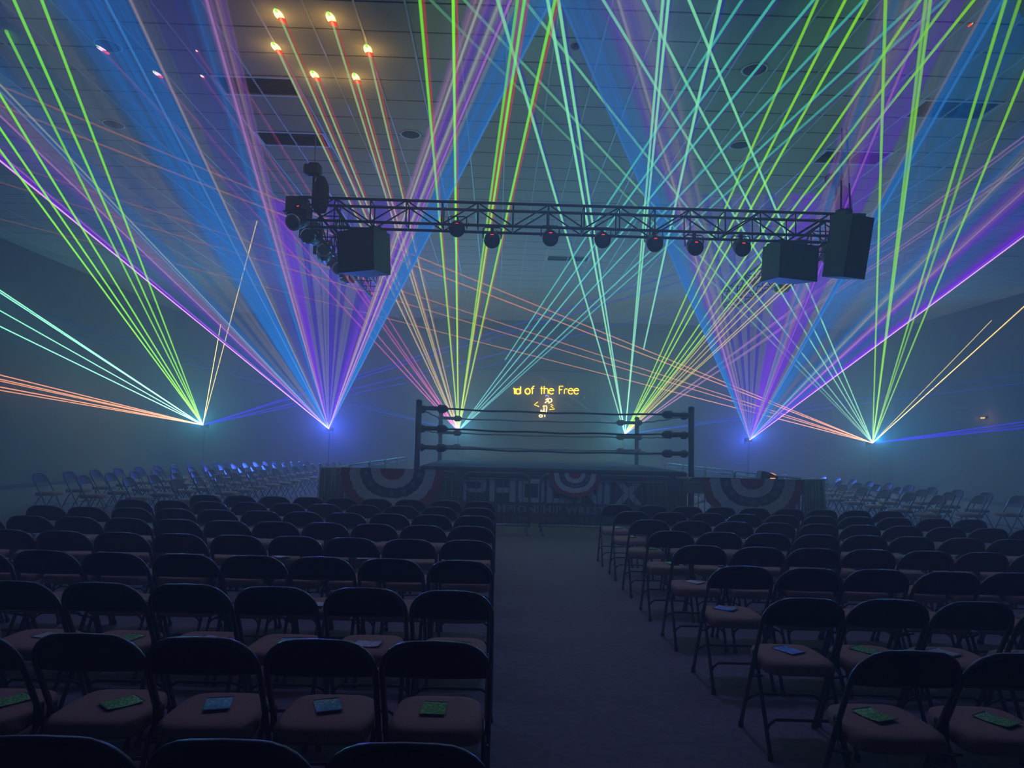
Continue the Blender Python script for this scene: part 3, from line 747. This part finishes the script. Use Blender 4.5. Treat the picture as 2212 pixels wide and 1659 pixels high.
# tinsel fringe at the two corners
M_TIN = mat('silver_tinsel', (0.62, 0.58, 0.56), 0.4, 0.3)
M_TDK = mat('dark_tinsel', (0.26, 0.24, 0.24), 0.6)  # darker strands, mixed at random among the silver ones
def tinsel(pa, pb, label, seed):
    A, B = at_y(*pa, BZ - .04), at_y(*pb, BZ - .04); rd = random.Random(seed)
    t = tag(empty('tinsel_fringe', (A.x, BZ - .04, 0)), label, 'fringe', 'tinsel fringe on the barrier corners')
    b = MB(); b.tube([(0, 0, A.z), (B.x - A.x, 0, B.z)], .03, 8); b.build('header', M_TIN, t)
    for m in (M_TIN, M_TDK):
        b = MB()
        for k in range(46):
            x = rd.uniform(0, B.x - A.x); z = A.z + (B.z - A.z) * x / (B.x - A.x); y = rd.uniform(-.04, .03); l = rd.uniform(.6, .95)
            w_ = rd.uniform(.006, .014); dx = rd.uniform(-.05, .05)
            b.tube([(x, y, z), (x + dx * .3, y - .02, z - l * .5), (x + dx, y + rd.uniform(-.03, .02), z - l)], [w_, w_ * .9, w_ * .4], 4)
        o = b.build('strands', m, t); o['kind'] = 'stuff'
tinsel((692, 1012), (752, 1010), 'silver tinsel fringe hanging over the barrier corner left of the large bunting', 5)
tinsel((1732, 1036), (1780, 1038), 'silver tinsel fringe hanging over the barrier corner right of the large bunting', 6)

# ringside table, and the small lit unit on it
q = at_y(1560, 1034, 14.0)
t = tag(empty('ringside_table', (q.x, 14.0, 0)), 'white ringside table behind the right hand barrier beside the ring post', 'table')
b = MB(); b.bevbox((0, 0, 1.02), (1.7, .6, .03), .008); b.build('table_top', M_SCREEN, t)
b = MB(); b.box((0, -.29, .88), (1.7, .012, .26)); b.build('skirt', M_SCREEN, t)
b = MB(); b.tube([(0, 0, 0), (0, 0, 1.0)], .02, 6); lm = b.mesh('leg', M_BLACK)
for sx in (-1, 1):
    for sy in (-1, 1): put('leg', lm, t, (sx * .78, sy * .24, 0))
q = at_y(1658, 1028, 13.95)
t = tag(empty('stage_monitor', (q.x, 13.95, 1.036)), 'dark wedge shaped unit with an orange lit end on the ringside table', 'equipment')
M_AMB = emat('amber_light', (1.0, .36, .06), 2.0)
b = MB(); b.prism([(-.20, 0), (.16, 0), (.16, .07), (.02, .13), (-.12, .17), (-.16, .15)], -.13, .13); b.build('cabinet', mat('dark_case', (.03, .028, .032), .6), t)
b = MB(); b.bevbox((.085, -.02, .105), (.085, .2, .03), .006, Matrix.Rotation(.42, 3, 'Y')); b.build('display', M_AMB, t)
b = MB(); b.bevbox((.05, -.135, .03), (.10, .01, .018), .003); b.build('indicator', M_AMB, t)

# ------------------------------------------------------------------ truss over the ring
TZ, TH, TY = 5.36, .19, 11.6
TL, TR = -3.35, 6.02
def chord_me(length):
    b = MB(); b.tube([(-length / 2, 0, 0), (length / 2, 0, 0)], .025, 8); return b.mesh('chord', M_TRUSS)
def bar_part(name, a, c, r_, root):
    b = MB(); b.tube([a, c], r_, 6); return b.build(name, M_TRUSS, root)
def truss(loc, rz, length, label):
    t = tag(empty('lighting_truss', loc, rz), label, 'truss', 'black box truss over the ring')
    cm = chord_me(length)
    for s in (-1, 1):
        for u in (-1, 1): put('chord', cm, t, (0, s * TH, u * TH))
    n = max(3, round(length / .58)); st = length / n
    b = MB(); b.tube([(0, 0, -TH), (0, 0, TH)], .012, 6); vm = b.mesh('upright', M_TRUSS)
    b = MB(); b.tube([(0, -TH, 0), (0, TH, 0)], .012, 6); hm = b.mesh('cross_tube', M_TRUSS)
    b = MB(); b.tube([(-st / 2, 0, -TH), (st / 2, 0, TH)], .013, 6); d1 = b.mesh('brace', M_TRUSS)
    b = MB(); b.tube([(-st / 2, 0, TH), (st / 2, 0, -TH)], .013, 6); d2 = b.mesh('brace', M_TRUSS)
    for k in range(n + 1):
        x = -length / 2 + k * st
        for s in (-1, 1):
            put('upright', vm, t, (x, s * TH, 0)); put('cross_tube', hm, t, (x, 0, s * TH))
            if k < n: put('brace', (d1, d2)[k % 2], t, (x + st / 2, s * TH, 0))
    return t
truss(((TL + TR) / 2, TY, TZ), 0, TR - TL, 'long black box truss spanning the hall in front of the ring')
truss((TL + .3, TY + 3.0, TZ), math.pi / 2, 5.6, 'black box truss running back along the left of the ring')
truss((TR - .3, TY + 3.0, TZ), math.pi / 2, 5.6, 'black box truss running back along the right of the ring')

M_RLED = emat('red_indicator', (1.0, .03, .02), 3.0)
def par(px, py, y, label, aim=.5):
    c = at_y(px, py, y); top = TZ - TH
    t = tag(empty('par_light', (c.x, y, c.z)), label, 'stage light', 'stage lights hung under the truss')
    hgt = top - c.z
    b = MB(); b.box((0, 0, hgt - .02), (.05, .07, .08)); b.tube([(0, 0, .19), (0, 0, hgt - .04)], .016, 8); b.build('clamp', M_BLACK, t)
    b = MB(); pts = [(-.15, 0, 0), (-.15, 0, .17), (-.12, 0, .19), (.12, 0, .19), (.15, 0, .17), (.15, 0, 0)]; b.tube(pts, .010, 6); b.build('yoke', M_BLACK, t)
    M = Matrix.Rotation(math.pi / 2 + aim, 3, 'X')
    b = MB(); b.lathe([(.07, -.13), (.11, -.10), (.125, -.02), (.125, .11), (.132, .115), (.132, .13), (.11, .125)], n=20, M=M); lb = b.build('lamp_body', M_BLACK, t)
    b = MB(); b.lathe([(.11, .122), (.06, .135), (.01, .138)], n=20, M=M); b.build('lens', M_LENSG, lb)
    b = MB(); b.bevbox((0, -.150, .03), (.055, .02, .016), .004); b.build('indicator', M_RLED, lb)
    b = MB(); b.tube([(.15, 0, .02), (.18, .02, .1), (.14, .05, hgt - .1), (.05, .03, hgt)], .005, 5); b.build('cable', M_BLACK, t)
M_LENSG = mat('lens_glass', (.05, .06, .07), .12)
for px, py, w_ in ((988, 492, 'first'), (1063, 516, 'second'), (1188, 512, 'third'), (1300, 516, 'fourth'), (1412, 524, 'fifth'), (1499, 532, 'sixth'), (1600, 534, 'seventh')):
    par(px, py, TY - .05, '%s black stage light from the left under the long truss' % w_)
def mover(px, py, y, rz, tilt, label):
    c = at_y(px, py, y); top = TZ - TH; hgt = max(.25, top - c.z)
    t = tag(empty('moving_head_light', (c.x, y, c.z), rz), label, 'moving light', 'moving head lights on the flank trusses')
    b = MB(); b.bevbox((0, 0, hgt - .06), (.32, .26, .12), .02); b.build('base', M_BLACK, t)
    b = MB()
    for s in (-1, 1): b.bevbox((s * .18, 0, hgt / 2 - .06), (.06, .12, max(.2, hgt - .05)), .015)
    b.build('yoke', M_BLACK, t)
    M = Matrix.Rotation(math.pi / 2 + tilt, 3, 'X')
    b = MB(); b.lathe([(.08, -.20), (.13, -.16), (.145, 0), (.135, .14), (.125, .17)], n=20, M=M); hd_ = b.build('head', M_BLACK, t)
    b = MB(); b.lathe([(.137, .14), (.145, .155), (.137, .172), (.115, .17)], n=24, M=M); b.build('lens_ring', M_CHROME, hd_)
    b = MB(); b.lathe([(.12, .165), (.07, .185), (.01, .19)], n=20, M=M); b.build('lens', M_LENSG, hd_)
    b = MB(); b.box((.08, -.135, hgt - .06), (.03, .012, .012)); b.build('indicator', M_RLED, t)
xl_, xr_ = TL + .3, TR - .3
mv = [(645, 476, TY - .1), (672, 512, 12.6), (700, 548, 13.8), (728, 575, 15.0), (752, 600, 16.2)]
for k, (px, py, y) in enumerate(mv):
    mover(px, py, y, .3 * k - .4, .5 - .35 * (k % 3), '%s moving head light from the front, on the truss left of the ring' % 'first second third fourth fifth'.split()[k])
mv = [(1838, 520, TY - .1), (1800, 556, 12.6), (1756, 560, 13.8), (1716, 600, 15.0), (1688, 622, 16.2)]
for k, (px, py, y) in enumerate(mv):
    mover(px, py, y, .4 - .3 * k, .4 - .3 * (k % 3), '%s moving head light from the front on the truss right of the ring' % 'first second third fourth fifth'.split()[k])

# hanging loudspeakers
M_CAB = mat('speaker_cabinet', (.014, .014, .016), .55, bump=(80, .2))
def speaker(px, py, y, w_, h_, d_, rz, tilt, label, topz):
    c = at_y(px, py, y)
    t = tag(empty('hanging_loudspeaker', (c.x, y, c.z), rz), label, 'loudspeaker', 'loudspeakers hung from the truss')
    M = Matrix.Rotation(tilt, 3, 'X')
    b = MB(); wb = w_ * .72
    poly = [(-w_ / 2, -d_ / 2), (w_ / 2, -d_ / 2), (wb / 2, d_ / 2), (-wb / 2, d_ / 2)]
    v = [M @ Vector((x, yy, z)) for z in (-h_ / 2, h_ / 2) for x, yy in poly]
    b.add(v, [(3, 2, 1, 0), (4, 5, 6, 7), (0, 1, 5, 4), (1, 2, 6, 5), (2, 3, 7, 6), (3, 0, 4, 7)]); b.build('cabinet', M_CAB, t)
    b = MB(); b.bevbox((0, -d_ / 2 - .008, 0), (w_ - .05, .016, h_ - .05), .006, None); o = b.build('grille', M_CONE, t); o.rotation_euler = (tilt, 0, 0)
    b = MB()
    for s in (-1, 1): b.box((s * (w_ * .32), 0, h_ / 2 + .03), (.05, d_ * .6, .06))
    b.box((0, 0, h_ / 2 + .07), (w_ * .7, .06, .04)); b.build('fly_bracket', M_BLACK, t)
    b = MB()
    for s in (-1, 1): b.tube([(s * .10, 0, h_ / 2 + .08), (s * .05, 0, topz - c.z)], .014, 6)
    b.build('hanging_strap', M_BLACK, t)
speaker(792, 547, TY + .25, .74, .70, .62, -.45, .10, 'black loudspeaker hung under the left end of the truss', TZ - TH)
speaker(1700, 570, TY + .55, .80, .62, .62, .30, .10, 'black loudspeaker hung under the right end of the truss', TZ - TH)
speaker(1828, 535, TY - .72, .44, .95, .50, .35, .22, 'tall black loudspeaker hung at the extreme right of the truss', ZC)

# chain hoists
M_BAG = mat('chain_bag', (.02, .02, .024), .85)
M_CASE = mat('brown_case', (.10, .055, .04), .6)
def hoist(px, py, y, label):
    c = at_y(px, py, y)
    t = tag(empty('chain_hoist', (c.x, y, c.z)), label, 'chain hoist', 'chain hoists carrying the truss')
    b = MB(); b.bevbox((0, 0, .12), (.24, .20, .24), .05); b.bevbox((-.13, 0, .13), (.08, .16, .18), .03); b.build('motor', M_BLACK, t)
    b = MB()
    n = int((ZC - c.z - .24) / .05)
    for k in range(n): b.box((0, 0, .26 + k * .05), (.018 if k % 2 else .008, .008 if k % 2 else .018, .055))
    o = b.build('chain', M_STEEL, t)
    b = MB(); b.lathe([(.02, -.62), (.09, -.60), (.13, -.45), (.12, -.15), (.07, -.02), (.04, .02)], c=(.13, 0, 0), n=14, M=Matrix.Diagonal((1.1, .8, 1))); b.build('chain_bag', M_BAG, t)
    b = MB(); b.tube([(0, 0, 0), (0, 0, TZ + TH - c.z)], .02, 6); b.build('hook_strap', M_BAG, t)
hoist(678, 383, TY + .1, 'black chain hoist with a chain bag hung above the left end of the truss')
hoist(1806, 404, TY + .1, 'black chain hoist with a chain bag hung above the right end of the truss')
c = at_y(643, 445, TY - .05)
t = tag(empty('dimmer_case', (c.x, TY - .05, c.z)), 'brown and black equipment case at the left end of the long truss', 'case')
b = MB(); b.bevbox((0, 0, 0), (.34, .24, .26), .012); b.build('case_body', M_CASE, t)
b = MB(); b.box((-.02, -.124, 0), (.11, .01, .25)); b.build('front_panel', M_BLACK, t)
b = MB(); b.box((0, 0, -.14), (.38, .3, .02)); b.build('shelf', M_BLACK, t)

# small lamp on the right wall
q = room_hit(2127, 903)
t = tag(empty('wall_lamp', q), 'small amber strip lamp on the right wall below blue beams', 'lamp')
b = MB(); b.bevbox((-.03, 0, 0), (.06, .30, .09), .01); b.build('lamp_housing', M_BLACK, t)
b = MB(); b.bevbox((-.066, 0, 0), (.014, .22, .05), .005); b.build('diffuser', emat('amber_strip', (1.0, .55, .12), 3.0), t)
point_light('wall_lamp_light', (q.x - .35, q.y - .2, q.z - .05), (1.0, .5, .2), 7, .03)

# ------------------------------------------------------------------ folding chairs
def chair_parts():
    o = []
    lean = lambda z: -.03 - (z - .46) * .586 if z > .46 else -.03 + (.46 - z) * .543
    X_ = .213; zt = .818; rc = .128
    half = [(-X_, z) for z in (.018, .25, .46, .62)] + [(-X_ + rc - rc * math.cos(a), zt - rc + rc * math.sin(a)) for a in (0, .26, .52, .79, 1.05, 1.31, 1.571)]
    full = half + [(0, zt + .003)] + [(-x, z) for x, z in half[::-1]]
    b = MB(); b.tube([(x, lean(z), z) for x, z in full], .0125, 8); o.append(('tube_frame', b.mesh('tube_frame', M_TUBE), (0, 0, 0)))
    # back panel inside the hoop, slightly dished
    b = MB(); rows = 9; cols = 12; v, fc = [], []
    for i in range(rows + 1):
        z = .664 + (zt - .664) * i / rows
        if z <= zt - rc: xm = X_
        else: xm = X_ - rc + math.sqrt(max(0, rc * rc - (z - zt + rc) ** 2))
        xm = max(xm - .006, .03)
        for k in range(cols + 1):
            x = -xm + 2 * xm * k / cols; v.append((x, lean(z) - .020 * (1 - (x / X_) ** 2) + .003, z))
    n1 = len(v)
    v += [(x, y + .012, z) for x, y, z in v]
    q = cols + 1
    for i in range(rows):
        for k in range(cols):
            a = i * q + k; fc.append((a, a + q, a + q + 1, a + 1)); fc.append((a + n1, a + 1 + n1, a + q + 1 + n1, a + q + n1))
    for k in range(cols): fc.append((k, k + 1, k + 1 + n1, k + n1)); a = rows * q + k; fc.append((a, a + n1, a + 1 + n1, a + 1))
    b.add(v, fc, True); o.append(('backrest', b.mesh('backrest', M_CHAIR), (0, 0, 0)))
    # padded seat: wide at the front corners, rounded
    b = MB(); n = 28; out = []
    for k in range(n):
        a = 2 * math.pi * k / n; ca, sa = math.cos(a), math.sin(a)
        x = .198 * math.copysign(abs(ca) ** .42, ca); y = .195 * math.copysign(abs(sa) ** .42, sa)
        out.append((x * (1.0 - .10 * (y + .195) / .39), y + .015))
    lay = [(.86, .405), (.97, .408), (1.0, .42), (1.0, .448), (.97, .464), (.88, .474), (.6, .480), (.25, .482)]
    v, fc = [], []
    for s_, z in lay: v += [(x * s_, .015 + (y - .015) * s_, z + .012 * (y + .2)) for x, y in out]
    for i in range(len(lay) - 1):
        for k in range(n): k2 = (k + 1) % n; fc.append((i * n + k, i * n + k2, (i + 1) * n + k2, (i + 1) * n + k))
    fc.append(tuple(range(n))[::-1]); fc.append(tuple((len(lay) - 1) * n + k for k in range(n)))
    b.add(v, fc, True); o.append(('seat', b.mesh('seat', M_SEAT), (0, 0, 0)))
    for s in (-1, 1):
        b = MB(); b.tube([(s * .196, .02, .44), (s * .198, -.06, .36), (s * .200, -.235, .018)], .0115, 8); o.append(('rear_leg', b.mesh('rear_leg', M_TUBE), (0, 0, 0)))
        b = MB(); b.bevbox((s * .212, -.035, .455), (.012, .06, .09), .004); b.tube([(s * .21, -.15, .40), (s * .212, .05, .33)], .006, 5); o.append(('hinge_link', b.mesh('hinge_link', M_CHAIR), (0, 0, 0)))
    def stret(xa, f):
        pts = [(-xa, f(.13), .13), (-xa + .02, f(.155), .155), (-xa + .055, f(.175), .175), (xa - .055, f(.175), .175), (xa - .02, f(.155), .155), (xa, f(.13), .13)]
        b = MB(); b.tube(pts, .008, 6); return b.mesh('stretcher', M_CHAIR)
    o.append(('stretcher', stret(.199, lambda z: -.235 + (z - .018) * .5117), (0, 0, 0)))
    o.append(('stretcher', stret(.212, lambda z: lean(z + .06)), (0, 0, .05)))
    b = MB(); b.lathe([(.014, 0), (.0165, .004), (.0155, .03), (.013, .034)], n=10); fm = b.mesh('foot_cap', M_RUBBER)
    for s in (-1, 1): o.append(('foot_cap', fm, (s * .213, lean(.02), 0))); o.append(('foot_cap', fm, (s * .200, -.236, 0)))
    return o
PARTS = chair_parts()
one = MB()
def simple_chair():
    b = bpy.data.meshes.new('folding_chair'); V, Fc, SM, MI = [], [], [], []
    mats = [M_CHAIR, M_SEAT, M_TUBE]
    for nm, me, off in PARTS:
        if nm in ('hinge_link', 'foot_cap'): continue
        base = len(V); V += [tuple(v.co + Vector(off)) for v in me.vertices]
        for p_ in me.polygons: Fc.append([i + base for i in p_.vertices]); SM.append(p_.use_smooth); MI.append(1 if nm == 'seat' else 2 if nm in ('tube_frame', 'rear_leg') else 0)
    b.from_pydata(V, [], Fc); b.polygons.foreach_set('use_smooth', SM); b.polygons.foreach_set('material_index', MI)
    for m in mats: b.materials.append(m)
    return b
def chair(x, y, rz, label, group):
    t = tag(empty('folding_chair', (x, y, 0), rz), label, 'chair', group)
    for nm, me, off in PARTS: put(nm, me, t, off)
    return t
ROW = 'nearest second third fourth fifth sixth seventh eighth ninth'.split()
NTH = ['beside the aisle'] + [w + ' from the aisle' for w in 'second third fourth fifth sixth seventh eighth ninth tenth eleventh twelfth thirteenth'.split()]
CW, DEP, Y_0 = .458, .97, 1.885
jr = random.Random(11)
LEFT, RIGHT = {}, {}
def rowy(n): return Y_0 + .215 + n * DEP + (.035 if n == 0 else 0)
for n in range(9):
    cnt = {8: 9, 7: 10, 6: 11, 5: 12}.get(n, 12)
    for k in range(cnt):
        x = .01 - CW / 2 - k * CW + jr.uniform(-.008, .008); y = rowy(n) + jr.uniform(-.015, .015) + .004 * k
        px, py, d = proj((x, y, .7))
        if px < -400 or py > H + 330: continue
        LEFT[n, k] = chair(x, y, jr.uniform(-.02, .02), 'black folding chair %s, %s row from the camera, left block' % (NTH[k], ROW[n]), 'folding chairs in the left block')
for n in range(9):
    cnt = {8: 9, 7: 10, 6: 11, 5: 12}.get(n, 12)
    for k in range(cnt):
        x = 1.665 + k * CW + jr.uniform(-.008, .008); y = rowy(n) + jr.uniform(-.015, .015) - .006 * k
        px, py, d = proj((x, y, .7))
        if px > W + 400: continue
        RIGHT[n, k] = chair(x, y, jr.uniform(-.02, .02) - .02, 'black folding chair %s, %s row from the camera, right block' % (NTH[k], ROW[n]), 'folding chairs in the right block')
SIMPLE = simple_chair()
for q in range(4):
    for k in range(15 - q):
        x = -5.55 - q * 1.0; y = 13.0 + k * .95 + q * .3
        o = put('folding_chair', SIMPLE, None, (x, y, 0), -math.pi / 2 + jr.uniform(-.04, .04))
        tag(o, 'folding chair facing the ring along the left wall, %s file, %s from the front' % (['nearest', 'second', 'third', 'fourth'][q], 'first second third fourth fifth sixth seventh eighth ninth tenth eleventh twelfth thirteenth fourteenth fifteenth'.split()[k]), 'chair', 'folding chairs along the left flank')
for q in range(3):
    for k in range(12 - q):
        x = 8.3 + q * 1.0; y = 13.6 + k * .95 + q * .3
        o = put('folding_chair', SIMPLE, None, (x, y, 0), math.pi / 2 + jr.uniform(-.04, .04))
        tag(o, 'folding chair facing the ring along the right wall, %s file, %s from the front' % (['nearest', 'second', 'third'][q], 'first second third fourth fifth sixth seventh eighth ninth tenth eleventh twelfth'.split()[k]), 'chair', 'folding chairs along the right flank')

# ------------------------------------------------------------------ flyers left on the seats
def flyer_mat(name, back, ink, scale, rough=.22):
    m = bpy.data.materials.new(name); m.use_nodes = True; t = m.node_tree; p = t.nodes['Principled BSDF']
    tc = t.nodes.new('ShaderNodeTexCoord'); nz = t.nodes.new('ShaderNodeTexNoise'); nz.inputs['Scale'].default_value = scale; nz.inputs['Detail'].default_value = 6; nz.inputs['Roughness'].default_value = .8
    mp = t.nodes.new('ShaderNodeMapping'); mp.inputs['Scale'].default_value = (1.0, 1.6, 1)
    rp = t.nodes.new('ShaderNodeValToRGB'); e = rp.color_ramp.elements; e[0].position = .46; e[0].color = (*back, 1); e[1].position = .60; e[1].color = (*ink, 1)
    t.links.new(tc.outputs['Object'], mp.inputs[0]); t.links.new(mp.outputs[0], nz.inputs['Vector']); t.links.new(nz.outputs[0], rp.inputs[0]); t.links.new(rp.outputs[0], p.inputs['Base Color'])
    p.inputs['Roughness'].default_value = rough; return m
FM = {'green': flyer_mat('flyer_green', (.02, .26, .07), (.50, 1.0, .18), 60), 'teal': flyer_mat('flyer_teal', (.02, .26, .30), (.30, .90, .72), 60),
      'blue': flyer_mat('flyer_blue', (.10, .25, .75), (.5, .8, 1.0), 30), 'white': flyer_mat('flyer_white', (.85, .82, .80), (.30, .28, .30), 34, .3),
      'pale': flyer_mat('flyer_pale', (.55, .50, .42), (.8, .78, .7), 26)}
M_FEDGE = mat('flyer_rim', (.02, .08, .05), .3)
fr = random.Random(21)
def flyer(block, n, k, col, dx=0, dy=0, rz=0, w_=.105, h_=.148):
    src = LEFT if block == 'left' else RIGHT
    if (n, k) not in src: return
    c = src[n, k].location; y = dy + .0
    t = tag(empty('flyer', (c.x + dx, c.y + y, .4855 + .012 * (y + .2)), rz), '%s glossy flyer on seat %s, %s row from camera, %s block' % (col, NTH[k], ROW[n], block), 'flyer', 'flyers left on the seats')
    b = MB(); m_, v, fc = 6, [], []
    cu = fr.uniform(.002, .008)
    for i in range(m_ + 1):
        s = -1 + 2 * i / m_
        for q in (-1, 1): v.append((q * w_ / 2, s * h_ / 2, cu * s * s))
    for i in range(m_): fc.append((2 * i, 2 * i + 1, 2 * i + 3, 2 * i + 2))
    n1 = len(v); v += [(x, yy, z - .0012) for x, yy, z in v]; fc += [tuple(n1 + i for i in f_[::-1]) for f_ in fc]
    fc += [(0, n1, n1 + 1, 1), (2 * m_, 2 * m_ + 1, n1 + 2 * m_ + 1, n1 + 2 * m_)]
    b.add(v, fc, False); ps = b.build('printed_sheet', FM[col], t)
    b = MB()
    for s in (-1, 1): b.box((0, s * (h_ / 2 - .003), cu + .0008), (w_, .006, .0006))
    b.build('printed_border', M_FEDGE, ps)
for a in (('left', 1, 0, 'green', -.015, .01, -.05), ('left', 1, 1, 'teal', -.005, .02, .35), ('left', 1, 2, 'teal', .0, .02, .25), ('left', 1, 3, 'green', .05, .0, -.75), ('left', 1, 4, 'green', .06, .02, -.6),
          ('left', 2, 0, 'green', .03, -.02, -.2), ('left', 2, 1, 'white', .0, -.03, 1.5), ('left', 2, 2, 'teal', .03, -.01, .1), ('left', 2, 3, 'white', .06, .0, 1.3), ('left', 2, 4, 'green', .05, .0, -.3), ('left', 2, 5, 'pale', .07, .02, 1.3),
          ('left', 3, 2, 'white', -.06, -.08, .2), ('left', 3, 5, 'teal', .1, -.06, .9), ('left', 5, 3, 'blue', -.03, -.1, .4), ('left', 5, 4, 'white', .05, -.1, .9), ('left', 5, 2, 'white', -.12, -.08, .3),
          ('left', 6, 2, 'white', .05, -.06, .3), ('left', 6, 6, 'pale', .1, -.08, 1.2), ('left', 6, 7, 'pale', .05, -.08, 1.0), ('left', 7, 4, 'white', .1, .0, .6),
          ('right', 1, 0, 'green', -.03, .02, .35), ('right', 1, 1, 'green', .03, .0, .5), ('right', 2, 0, 'blue', .0, .03, .5), ('right', 2, 1, 'green', -.01, .05, .6), ('right', 2, 2, 'pale', -.03, .03, .5), ('right', 2, 3, 'teal', -.02, .03, .6),
          ('right', 3, 0, 'blue', -.03, .05, .9), ('right', 3, 1, 'teal', .2, .0, .2), ('right', 4, 0, 'white', .02, .05, .7), ('right', 5, 0, 'green', .06, .03, .3), ('right', 6, 0, 'green', .06, .04, .2), ('right', 7, 0, 'green', .04, .05, .3),
          ('right', 8, 0, 'teal', .03, .05, .4), ('right', 5, 1, 'blue', .08, .0, .2), ('right', 5, 3, 'white', .0, .0, .2), ('right', 5, 4, 'teal', .0, .0, .2), ('right', 6, 4, 'green', .1, .0, .3), ('right', 7, 4, 'green', .1, .0, .3)):
    flyer(*a)
